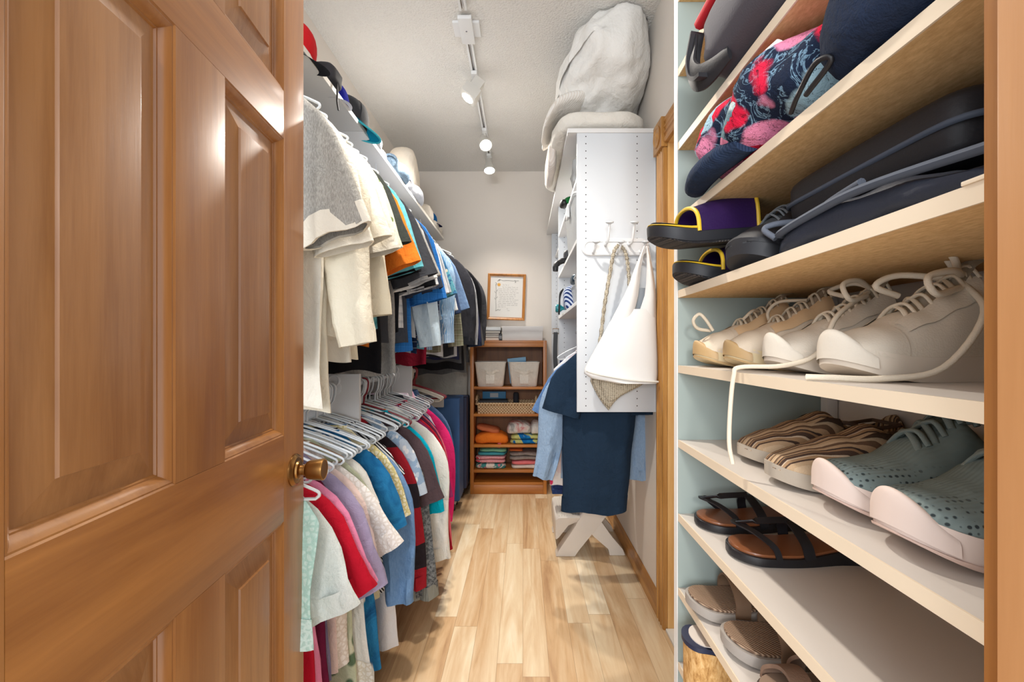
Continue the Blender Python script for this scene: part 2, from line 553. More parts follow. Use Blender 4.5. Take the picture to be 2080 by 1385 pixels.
# ------------------------------------------------------------------ the six-panel entry door, swung open into the closet
# door frame of reference: local y runs from the hinge to the free edge, local +x is the face towards the camera
DTH = 0.036
door = bpy.data.objects.new('door_1', None)
COL.objects.link(door)
door['kind'] = 'structure'
door['label'] = 'honey varnished six panel wooden door swung open on the left'
ang = math.atan(0.09)
door.location = (-0.393 - 0.09 * 0.275, 0.275, 0.008)
door.rotation_euler = (0, 0, ang)
LEN = 0.7285
sy = lambda Y: (Y - 0.275) / math.cos(ang)
ST = [(0.0, sy(0.3745)), (sy(0.583), sy(0.695)), (sy(0.9014), LEN)]
RZ = [(0.0, 0.232), (0.846, 1.016), (1.604, 1.698), (1.905, 2.03)]
PZ = [(0.232, 0.846), (1.016, 1.604), (1.698, 1.905)]
PY = [(ST[0][1], ST[1][0]), (ST[1][1], ST[2][0])]
for a, b in (ST[0], ST[2]):
    obj('stile', boxm(-DTH, 0, a, b, 0, 2.03, 0.0015), DOORV, door, 30)
for a, b in RZ:
    obj('rail', boxm(-DTH, 0, ST[0][1] + 0.0003, ST[2][0] - 0.0003, a, b, 0.0008), DOORX, door, 30)
for (z0, z1) in PZ:
    obj('mullion', boxm(-DTH, 0, ST[1][0], ST[1][1], z0 + 0.0003, z1 - 0.0003, 0.0008), DOORV, door, 30)
def rect_ring(y0, y1, z0, z1, ins, x):
    return [V(x, y0 + ins, z0 + ins), V(x, y1 - ins, z0 + ins), V(x, y1 - ins, z1 - ins), V(x, y0 + ins, z1 - ins)]
for (y0, y1) in PY:
    for (z0, z1) in PZ:
        # sticking: an ogee moulding that steps down from the face
        bm = NBM()
        prof = [(0.0, -0.0003), (0.002, -0.002), (0.004, -0.002), (0.008, -0.0045), (0.012, -0.009), (0.014, -0.0125), (0.016, -0.0125), (0.018, -0.0155)]
        loft(bm, [rect_ring(y0, y1, z0, z1, a, b) for a, b in prof])
        obj('sticking', bm, DOORV, door, 25)
        # raised panel with a sloped field edge
        bm = NBM()
        prof = [(0.017, -0.0150), (0.020, -0.0152), (0.052, -0.0070), (0.0535, -0.0040), (0.056, -0.0036)]
        loft(bm, [rect_ring(y0, y1, z0, z1, a, b) for a, b in prof], True, False, True)
        r2 = [(0.0, -DTH + 0.012)]
        bm.faces.new([bm.verts.new(p) for p in rect_ring(y0, y1, z0, z1, 0.0, -DTH + 0.012)])
        obj('panel', bm, DOORP, door, 20)
BRASS = plain('antique_brass', (150, 112, 66), 0.28, 1.0, var=0.18)
BRASSD = plain('antique_brass_brushed', (158, 118, 68), 0.36, 1.0, var=0.12)
ky, kz = sy(0.9500), 0.9345
bm = lathe(NBM(), [(0.0335, 0.0), (0.0335, 0.003), (0.031, 0.006), (0.0275, 0.0085), (0.026, 0.0075), (0.020, 0.0085), (0.0185, 0.012), (0.013, 0.014)], 40, (0.0002, ky, kz), 'X')
ro = obj('doorknob', bm, BRASS, door, 30)
bm = lathe(NBM(), [(0.0105, 0.011), (0.0105, 0.020), (0.0125, 0.0215), (0.0125, 0.0235), (0.0165, 0.026), (0.0185, 0.029), (0.0200, 0.0335), (0.0215, 0.048), (0.0225, 0.0585), (0.0222, 0.0605), (0.0205, 0.0615), (0.0195, 0.0605), (0.004, 0.0605), (0.001, 0.0605)], 40, (0.0002, ky, kz), 'X')
obj('knob_grip', bm, BRASSD, ro, 25)
for hz in (0.22, 1.0, 1.80):
    bm = lathe(NBM(), [(0.006, hz - 0.045), (0.006, hz + 0.045)], 12, (0.004, -0.004, 0), 'Z')
    obj('hinge', bm, BRASS, door, 30)
# ------------------------------------------------------------------ track lighting
TX = -0.272
LAMPW = (1.0, 0.93, 0.84)
tr = thing('ceiling_track', 'white ceiling light track running lengthwise along the closet', 'light track', (TX, 2.2, H))
def track_piece(name, y0, y1):
    bm = NBM()
    box(bm, -0.018, -0.0065, y0, y1, -0.021, -0.0005, 0.002)
    box(bm, 0.0065, 0.018, y0, y1, -0.021, -0.0005, 0.002)
    box(bm, -0.0065, 0.0065, y0, y1, -0.006, -0.0005)
    o = obj(name, bm, WPLASTIC, tr, 30)
    bm = NBM()
    for s in (-0.005, 0.005):
        tube(bm, [(s, y0, -0.009), (s, y1, -0.009)], 0.0013, 6)
    obj('conductor', bm, plain('copper_strip', (120, 96, 72), 0.4, 0.8), o, 30)
track_piece('rail', -1.3, -0.14)
track_piece('rail', 0.03, 0.42)
track_piece('rail', 0.42, 1.55)
bm = boxm(-0.064, 0.064, -0.055, 0.045, -0.014, -0.0005, 0.004)
box(bm, -0.032, 0.032, -0.105, 0.075, -0.030, -0.012, 0.004)
cb = obj('junction_box', bm, WPLASTIC, tr, 30)
obj('screw', lathe(NBM(), [(0.004, -0.0302), (0.004, -0.032), (0.0005, -0.0325)], 12, (0, -0.02, 0)), CHROME, cb, 30)
obj('end_connector', boxm(-0.02, 0.02, 0.400, 0.440, -0.026, -0.002, 0.003), WPLASTIC, tr, 30)

BULB = bpy.data.materials.new('lit_lamp_face')
BULB.use_nodes = True
_b = BULB.node_tree.nodes['Principled BSDF']
_b.inputs['Base Color'].default_value = (1, 1, 1, 1)
_b.inputs['Emission Color'].default_value = (1.0, 0.95, 0.88, 1)
_b.inputs['Emission Strength'].default_value = 14.0
LAMPM = plain('lamp_housing_white', (205, 203, 198), 0.45)
def track_lamp(label, y, target, watts, boxy=False, tx=0.0):
    """adapter on the rail, stem, tilted housing with a glowing face"""
    t = thing('track_spotlight', label, 'light', (TX + tx, y, H - 0.021), group='track spotlights')
    obj('adapter', boxm(-0.016, 0.016, -0.045, 0.045, -0.020, -0.0005, 0.003), WPLASTIC, t, 30)
    obj('stem', lathe(NBM(), [(0.008, -0.02), (0.008, -0.05), (0.011, -0.055), (0.011, -0.068)], 14), LAMPM, t, 30)
    head = V(0, 0, -0.075)
    d = (Vector(target) - (Vector(t.location) + head)).normalized()
    q = d.to_track_quat('Z', 'Y').to_matrix().to_4x4()
    bm = NBM()
    if boxy:
        box(bm, -0.030, 0.030, -0.030, 0.030, -0.055, 0.020, 0.004)
        box(bm, -0.050, 0.050, -0.046, 0.046, 0.010, 0.072, 0.004)
    else:
        lathe(bm, [(0.010, -0.062), (0.026, -0.056), (0.029, -0.015), (0.036, 0.000), (0.043, 0.030), (0.046, 0.048), (0.046, 0.054), (0.041, 0.054), (0.038, 0.046)], 28)
    bmesh.ops.transform(bm, matrix=Matrix.Translation(head) @ q, verts=bm.verts)
    h = obj('housing', bm, LAMPM, t, 30)
    bm = NBM()
    r, zf = (0.034, 0.0735) if boxy else (0.040, 0.0505)
    lathe(bm, [(r, zf - 0.004), (r, zf), (r * 0.7, zf + 0.005), (0.002, zf + 0.007)], 24)
    bmesh.ops.transform(bm, matrix=Matrix.Translation(head) @ q, verts=bm.verts)
    obj('bulb', bm, BULB, h, 30)
    p = Vector(t.location) + head + d * 0.092
    light('spot_beam', 'SPOT', p, watts, LAMPW, p + d, spot_size=math.radians(118), spot_blend=0.9, shadow_soft_size=0.035)
    return t
track_lamp('boxy white track spotlight tilted left, nearest of those in view', 2.545, (-1.2, 2.35, 1.25), 62, True)
track_lamp('glowing white track spotlight, the middle of those in view', 3.20, (0.25, 1.75, 0.6), 66)
track_lamp('small white track spotlight by the back wall, farthest along the track', 3.62, (-0.16, 3.2, 1.3), 50)
track_lamp('white track spotlight above the doorway, behind the frame top', 1.25, (0.22, 1.5, 0.4), 62)

# ------------------------------------------------------------------ long shelf and rods on the left wall
SX, SZ = -0.693, 2.132
for (y0, y1, lb) in ((0.32, 1.969, 'white melamine wall shelf over the hanging clothes, half nearest the door'),
                     (1.971, 3.97, 'white melamine wall shelf over the hanging clothes, half reaching the back wall')):
    t = thing('wall_shelf', lb, 'shelf', (XL, y0, SZ), group='wall shelves over the left rods')
    obj('board', boxm(0.001, SX - XL - 0.001, 0, y1 - y0, 0, 0.02, 0.0008), WHITE, t, 30)
    obj('edge_band', boxm(SX - XL - 0.001, SX - XL, 0, y1 - y0, 0.0002, 0.0198), plain('cream_edge', (240, 236, 226), 0.4), t, 30)
    obj('cleat', boxm(0.001, 0.02, 0, y1 - y0, -0.07, -0.001), WHITE, t, 30)
RX, RXU, RZL, RZU = -0.725, -0.745, 1.040, 2.000
STEELW = plain('white_rod_enamel', (222, 224, 228), 0.35)
def rod(label, x, z, y0, y1, hooks):
    t = thing('closet_rod', label, 'closet rod', (x, y0, z))
    obj('pole', tube(NBM(), [(0, 0, 0), (0, y1 - y0, 0)], 0.0125, 16), STEELW, t, 30)
    for yh, up in hooks:
        bm = NBM()
        tube(bm, spline([(0.0, yh - y0, 0.0135 + up), (0.0, yh - y0, 0.02), (-0.014, yh - y0, 0.012), (-0.016, yh - y0, -0.004), (0, yh - y0, -0.0155), (0.012, yh - y0, -0.009)], 5), 0.0028, 8)
        obj('bracket', bm, STEELW, t, 40)
    return t
rod('white lower closet rod packed with white plastic hangers', RX, RZL, 0.55, 3.05, [])
rod('white upper closet rod close under the long wall shelf', RXU, RZU, 0.40, 3.96, [(1.2, 0.112), (2.3, 0.112), (3.3, 0.112)])
for yd, lb in ((1.757, 'white upright support board of the lower rod, between the near hangers'),
               (2.575, 'white upright support board of the lower rod, by the far hangers')):
    t = thing('rod_support', lb, 'support board', (XL, yd, 0.0), group='lower rod supports')
    obj('panel', boxm(0.001, 0.37, -0.009, 0.009, 0.001, 1.095, 0.001), WHITE, t, 30)
    bm = NBM()
    lathe(bm, [(0.028, -0.0095), (0.028, -0.014), (0.02, -0.016), (0.0135, -0.016)], 20, (RX - XL, 0, RZL), 'Y')
    tube(bm, arc((RX - XL, -0.013, RZL + 0.03), 0.02, 0, 2 * PI, 18)[:-1], 0.005, 8, closed=True)
    obj('bracket', bm, WPLASTIC, t, 30)

# ------------------------------------------------------------------ white closet organiser hung on the right wall
def holed_panel(name, y0, cols):
    nb = NB(name, 0.40, 0, 0.5)
    co = nb.coord()
    x, y, z = nb.xyz(co)
    zz = nb.math('MULTIPLY', nb.math('SUBTRACT', nb.math('FRACT', nb.math('MULTIPLY', nb.math('ADD', z, 5.0), 1 / 0.0334)), 0.5), 0.0334)
    m = None
    for c in cols:
        dx = nb.math('SUBTRACT', x, c)
        d = nb.math('SQRT', nb.math('ADD', nb.math('MULTIPLY', dx, dx), nb.math('MULTIPLY', zz, zz)))
        h = nb.math('LESS_THAN', d, 0.0027)
        m = h if m is None else nb.math('MAXIMUM', m, h)
    nb.color(nb.mix(m, rgb(212, 217, 223), rgb(40, 40, 42)))  # white melamine, with the bluish cast of daylight put into its colour
    return nb.m
OX0 = 0.246
HOLED = holed_panel('white_melamine_with_peg_holes', 0, (0.287 - OX0, 0.522 - OX0))
org = thing('closet_organizer', 'tall white wall hung closet organiser with peg hole panels on the right', 'closet organiser', (OX0, 2.088, 0))
OW = XR - 0.002 - OX0
for (y, z0) in ((0.0, 0.90), (1.10, 0.90), (1.862, 0.92)):
    obj('side_panel', boxm(0, OW, y, y + 0.018, z0, 2.18, 0.0008), HOLED, org, 30)
obj('top_shelf', boxm(-0.043, OW, -0.004, 1.905, 2.1805, 2.200, 0.001), WHITE, org, 30)
for z in (1.985, 1.700, 1.412):
    obj('shelf', boxm(0.001, OW, 0.0185, 1.0995, z - 0.018, z, 0.0008), WHITE, org, 30)
for z in (1.985, 1.55):
    obj('shelf', boxm(0.03, OW, 1.1185, 1.8615, z - 0.018, z, 0.0008), WHITE, org, 30)
obj('back_rail', boxm(OW - 0.016, OW, 0.0185, 1.0995, 0.92, 1.0, 0.0008), WHITE, org, 30)
rod('white closet rod beneath the organiser shelves on the right', 0.375, 1.300, 2.1068, 3.1872, [])

# ------------------------------------------------------------------ shoe rack by the entry on the right
RKX0, RKX1, RKY0, RKY1 = 0.306, 0.6085, 0.262, 0.90
SAGE = plain('pale_sage_paint', (150, 162, 157), 0.6, var=0.03)
TOPM = plain('shelf_top_laminate', (206, 198, 189), 0.45, var=0.03)
EDGE = plain('shelf_cream_edge', (226, 208, 182), 0.5, var=0.04)
nb = NB('bare_hardboard', 0.75, 0, 0.2)
co = nb.coord()
nb.color(nb.ramp(nb.noise(nb.mapping(co, (1, 0.35, 1)), 230, 3, 0.7), [(0.3, rgb(196, 156, 106)), (0.7, rgb(224, 188, 136))]))
RAW = nb.m
rack = thing('shoe_rack', 'tall shoe rack with pale green side and cream edged shelves on the right', 'shoe rack', (RKX0, RKY0, 0))
RW, RD = RKX1 - RKX0, RKY1 - RKY0
obj('side_panel', boxm(0, RW, RD + 0.0003, RD + 0.018, 0.001, 2.45, 0.0008), SAGE, rack, 30)
obj('edge_strip', boxm(-0.002, -0.0002, RD + 0.0003, RD + 0.018, 0.001, 2.45), WPAINT, rack, 30)
obj('corner_post', boxm(RW - 0.022, RW - 0.001, RD - 0.022, RD - 0.001, 0.001, 2.45, 0.004), WPAINT, rack, 30)
SHZ = [2.042, 1.896, 1.749, 1.603, 1.457, 1.311, 1.163, 1.016, 0.870, 0.7237, 0.577, 0.430, 0.284, 0.137]
for z in SHZ:
    bm = NBM()
    box(bm, 0.0022, RW - 0.023, 0.0, RD, z - 0.0145, z, 0.0)
    bm.faces.ensure_lookup_table()
    for f in bm.faces:
        f.material_index = 1 if f.calc_center_median().z < z - 0.0140 else 0
    s = obj('shelf', bm, [TOPM, RAW], rack, 30)
    obj('edge_band', boxm(0, 0.002, 0.0, RD, z - 0.0146, z + 0.0001), EDGE, s, 30)
    if abs(z - 1.311) < 0.001:
        obj('edge_patch', boxm(-0.0015, 0.004, 0.0, 0.055, z + 0.0002, z + 0.0035, 0.001), EDGE, s, 30)

# ------------------------------------------------------------------ small honey oak bookcase at the back
BX0, BX1, BY0, BY1, BH = -0.432, 0.190, 3.70, 3.982, 1.250
OAKB = wood('oak_bookcase_vertical', (196, 126, 54), (156, 92, 34), 'Z', 0.35, 1.0)
OAKBX = wood('oak_bookcase_cross', (202, 130, 56), (160, 94, 36), 'X', 0.35, 1.0)
OAKD = wood('oak_bookcase_back', (146, 92, 42), (118, 70, 30), 'Z', 0.5, 1.0)
bk = thing('bookcase', 'honey oak bookcase with five shelves against the back wall', 'bookcase', (BX0, BY0, 0))
W, D = BX1 - BX0, BY1 - BY0
for x in (0, W - 0.028):
    obj('side_panel', boxm(x, x + 0.028, 0, D, 0.001, BH, 0.002), OAKB, bk, 30)
obj('back_panel', boxm(0.0285, W - 0.0285, D - 0.008, D - 0.001, 0.02, BH - 0.02), OAKD, bk, 30)
obj('top_panel', boxm(0.0285, W - 0.0285, 0.002, D - 0.009, BH - 0.02, BH - 0.0005, 0.001), OAKBX, bk, 30)
obj('top_rail', boxm(0.0285, W - 0.0285, 0.001, 0.018, BH - 0.052, BH - 0.0205, 0.002), OAKBX, bk, 30)
BSH = [0.872, 0.652, 0.400, 0.195]
for z in BSH:
    obj('shelf', boxm(0.0287, W - 0.0287, 0.004, D - 0.009, z - 0.020, z, 0.002), OAKBX, bk, 30)
obj('bottom_shelf', boxm(0.0287, W - 0.0287, 0.004, D - 0.009, 0.075, 0.095, 0.002), OAKBX, bk, 30)
bm = NBM()
pr = [(0.0, 0.0), (-0.0015, 0.004), (-0.0015, 0.066), (0.003, 0.0745), (0.014, 0.0745), (0.014, 0.0)]
loft(bm, [[V(x, 0.004 + a, b + 0.001) for a, b in pr] for x in (0.0287, W - 0.0287)], True, True, True)
obj('plinth', bm, OAKBX, bk, 30)
# ------------------------------------------------------------------ hangers and hanging clothes
HDROP = 0.104      # from the top of the rod to the neck of the hanger
def hanger_mesh(rnd, r=0.0034, bar=True, hw=0.205):
    """one tubular hanger in its own frame: the rod's top is at the origin, arms along x"""
    bm = NBM()
    tw = rnd.uniform(-0.5, 0.5)
    hook = [V(-0.019, 0, -0.012)] + arc((0, 0, -0.0135), 0.0172 + r, PI, 0.05, 9) + [V(0.019, 0, -0.034), V(0.013, 0, -0.058), V(0.002, 0, -0.072), V(0, 0, -HDROP)]
    hook = [V(p.x * math.cos(tw), p.x * math.sin(tw) * 0.6, p.z) for p in hook]
    tube(bm, hook, r, 7)
    c = [(0, 0, -HDROP), (hw * 0.5, 0, -HDROP - 0.032), (hw * 0.93, 0, -HDROP - 0.068), (hw, 0, -HDROP - 0.080), (hw * 0.96, 0, -HDROP - 0.090)]
    right = spline(c, 4)
    if bar:
        loop = right + [V(0, 0, -HDROP - 0.092)] + [V(-p.x, p.y, p.z) for p in reversed(right)][:-1]
        tube(bm, loop, r, 7, closed=True)
    else:
        tube(bm, [V(-p.x, p.y, p.z) for p in reversed(right)] + right[1:], r * 1.3, 7)
    return bm
HMATS = {'white': plain('hanger_white', (222, 228, 232), 0.35, var=0.02),
         'beige': plain('hanger_beige', (214, 204, 188), 0.4, var=0.03),
         'red': plain('hanger_red', (150, 28, 42), 0.35, var=0.03),
         'brown': plain('hanger_brown', (150, 112, 84), 0.4, var=0.05),
         'black': BLACK}

def hanger(label, x, y, ztop, colr='white', yaw=0.0, seed=0, group=None, bar=True, hw=0.205):
    rnd = random.Random(seed)
    o = obj('clothes_hanger', hanger_mesh(rnd, 0.0036, bar, hw), HMATS[colr], None, 50, (x, y, ztop))
    o.rotation_euler = (0, 0, yaw)
    return tag(o, label, 'hanger', group)

def garment(name, label, cat, x, y, ztop, body, sleeve='short', L=0.72, sw=0.205, thick=0.022, smat=None, hmat=None, collar=None,
            flare=0.02, yaw=0.0, seed=0, slen=None, sang=None, group=None, hem=None, cuff=None, placket=None, droop=0.0, neckw=0.075, xs=0.0, wavy=1.0, zneck=0.0, aisle=1):
    """a top or dress hanging from a hanger: closed body tube, two sleeve tubes, collar, cuffs"""
    rnd = random.Random(seed * 13 + 5)
    t = thing(name, label, cat, (x, y, ztop), (0, 0, yaw), group)
    NU, NVv = 44, 30
    ph = [rnd.uniform(0, 6.28) for _ in range(8)]
    z0 = -HDROP - 0.004 - zneck
    hemw = [rnd.uniform(-1, 1) for _ in range(4)]
    off = Vector((seed * 2.1, seed * 0.7, 0))
    def hw(s):                       # half width at distance s below the neck
        if s < 0.10:
            u = s / 0.10
            return neckw + (sw - neckw) * (u ** 0.85)
        return sw - 0.012 * math.sin(min(1, (s - 0.10) / 0.22) * PI / 2) + flare * max(0, (s - 0.25)) / max(0.2, L - 0.25)
    def fold(xx, s):
        a = 0.25 + min(1.0, s / 0.5)
        return wavy * a * (0.0085 * math.sin(xx * 42 + ph[0] + 2 * s) + 0.006 * math.sin(xx * 75 + ph[1] - 3 * s) + 0.011 * math.sin(xx * 19 + ph[2] + s * 4)
                    + 0.012 * noise.noise(Vector((xx * 9, s * 5, seed * 3.3)) + off) + 0.007 * noise.noise(Vector((xx * 26, s * 9, seed * 1.3)) - off) * min(1, s * 3))
    rings = []
    for j in range(NVv + 1):
        v = j / NVv
        s = L * (v ** 1.25)
        h = hw(s)
        th = thick * (0.45 + 0.55 * min(1, s / 0.2)) * (1 + 0.25 * max(0, s - 0.4))
        ring = []
        for i in range(NU):
            a = 2 * PI * i / NU
            cx = spow(math.cos(a), 0.75)
            sy_ = spow(math.sin(a), 0.85)
            xx = h * cx
            if s < 0.02: pass
            yy = th * sy_ + fold(xx, s) * (0.4 + 0.6 * abs(cx)) * (1 if sy_ >= 0 else 0.75)
            zz = z0 - s
            # shoulders carry the cloth; between them it sags at front and back
            zz += -droop * s * (xx / sw) * 0.3
            zz += (0.008 * math.sin(xx * 30 + ph[3]) + 0.010 * hemw[0] * math.sin(xx * 9 + ph[7]) + 0.05 * hemw[1] * xx) * (s / L) ** 2
            ring.append(V(xx + xs * s + 0.012 * noise.noise(Vector((s * 4, seed, 1))), yy, zz))
        rings.append(ring)
    bm = NBM()
    loft(bm, rings)
    bd = obj('body', bm, body, t, 60)
    if hmat is not None or hem:
        # a hem band that follows the last rings
        bm = NBM()
        grow = lambda r, k: [V(p.x * (1 + 0.012), p.y + math.copysign(0.0018, p.y - 0), p.z - k) for p in r]
        n = 2 if not hem else max(1, int(round(hem * NVv)))
        loft(bm, [grow(r, 0.0) for r in rings[-1 - n:]] + [grow(rings[-1], 0.006)])
        obj('hem', bm, hmat or body, t, 60)
    sm = smat or body
    if sleeve != 'none':
        for side in (1, -1):
            la = slen or {'short': 0.24, 'cap': 0.13, 'elbow': 0.36, 'long': 0.60}[sleeve]
            an = (sang if sang is not None else {'short': 0.30, 'cap': 0.45, 'elbow': 0.22, 'long': 0.09}[sleeve]) * (1 + rnd.uniform(-0.25, 0.25))
            if side == -aisle: an = 0.02 + 0.1 * an
            w0, w1 = {'short': (0.088, 0.092), 'cap': (0.08, 0.085), 'elbow': (0.088, 0.082), 'long': (0.085, 0.052)}[sleeve]
            N = 8 if sleeve in ('short', 'cap') else 18
            yo = rnd.uniform(-0.022, 0.012)
            srings = []
            p = V(sw - 0.072, 0, z0 - (0.150 if zneck == 0 else 0.128))
            A = 1.05
            step = la / N
            ps = []
            for j in range(N + 1):
                u = j / N
                ps.append((p.copy(), A))
                A = 1.05 + (an - 1.05) * min(1, u * 2.6) + 0.10 * math.sin(u * 5 + ph[4]) * (1 if sleeve == 'long' else 0.2)
                p = p + V(math.sin(A), 0, -math.cos(A)) * step
            for j, (q, A_) in enumerate(ps):
                u = j / N
                w = w0 + (w1 - w0) * u
                m = 0.017 + 0.012 * u * (1 if sleeve != 'long' else 0.8)
                n1 = V(math.cos(A_), 0, math.sin(A_))
                ring = []
                for k in range(20):
                    a = 2 * PI * k / 20
                    c1, s1 = spow(math.cos(a), 0.85), math.sin(a)
                    f = 0.009 * u * math.sin(c1 * 5 + ph[5]) + 0.005 * math.sin(u * 9 + c1 * 5 + ph[6]) * min(1, u * 2) + 0.014 * noise.noise(Vector((c1 * 2.4, u * la * 16, seed + side))) * min(1, 0.3 + u)
                    r_ = q + n1 * (w * c1) + V(0, m * s1 + f + yo * u, 0)
                    ring.append(V(r_.x * side, r_.y, r_.z))
                srings.append(ring)
            bm = NBM()
            loft(bm, srings)
            # turned-in mouth of the sleeve
            q, A_ = ps[-1]
            inner = []
            cen = sum(srings[-1], V(0, 0, 0)) / 20
            inr = [cen + (p_ - cen) * 0.93 for p_ in srings[-1]]
            deep = [V(p_.x - side * math.sin(A_) * 0.05, p_.y, p_.z + math.cos(A_) * 0.05) for p_ in inr]
            loft(bm, [srings[-1], inr, deep])
            bmesh.ops.remove_doubles(bm, verts=bm.verts[:], dist=1e-6)
            s_o = obj('sleeve', bm, sm, t, 60)
            if cuff is not None:
                bm = NBM()
                d = V(side * math.sin(A_), 0, -math.cos(A_))
                g = 1.05
                loft(bm, [[cen + (p_ - cen) * 1.04 - d * 0.050 for p_ in srings[-1]], [cen + (p_ - cen) * g - d * 0.02 for p_ in srings[-1]], [cen + (p_ - cen) * g + d * 0.006 for p_ in srings[-1]], [cen + (p_ - cen) * 0.92 + d * 0.006 for p_ in srings[-1]]])
                obj('cuff', bm, cuff, s_o, 60)
    if collar is not None:
        bm = NBM()
        rr = []
        for (g, hz, fl) in ((0.96, -0.008, 0.9), (1.0, 0.020, 0.95), (1.06, 0.024, 1.15), (1.22, -0.012, 1.5)):
            rr.append([V(neckw * g * math.cos(2 * PI * k / 24), 0.020 * fl * math.sin(2 * PI * k / 24), z0 + hz - 0.028 * max(0, -math.sin(2 * PI * k / 24)) * 0.5) for k in range(24)])
        loft(bm, rr)
        obj('collar', bm, collar, t, 60)
    else:
        bm = NBM()
        tube(bm, [V(neckw * 1.0 * math.cos(2 * PI * k / 24), thick * 0.50 * math.sin(2 * PI * k / 24), z0 + 0.001) for k in range(24)], 0.0045, 6, closed=True)
        obj('neckband', bm, smat if smat is not None and hmat is None else body, t, 60)
    if placket is not None:
        bm = NBM()
        st = [(V(0, 0, 0))]
        col = []
        for r in rings[2:-1]:
            # nearest point to x = 0.03 at the camera side (negative y)
            p = min((q for q in r if q.y < sum(w.y for w in r) / len(r)), key=lambda q: abs(q.x - 0.02))
            col.append(p)
        loft(bm, [[V(p.x - 0.015, p.y - 0.003, p.z), V(p.x + 0.015, p.y - 0.003, p.z), V(p.x + 0.015, p.y - 0.001, p.z), V(p.x - 0.015, p.y - 0.001, p.z)] for p in col], True, True, True)
        obj('placket', bm, placket, t, 60)
    return t

F = fabric
CREAM, IVORY, OFFW, WHT = F((236, 228, 208)), F((240, 234, 220)), F((228, 222, 208)), F((240, 240, 240))
NAVY, BLK, CHAR = F((34, 44, 66)), F((24, 24, 28)), F((62, 63, 68))
GREYH = F((150, 148, 145), 'heather', (186, 184, 180))

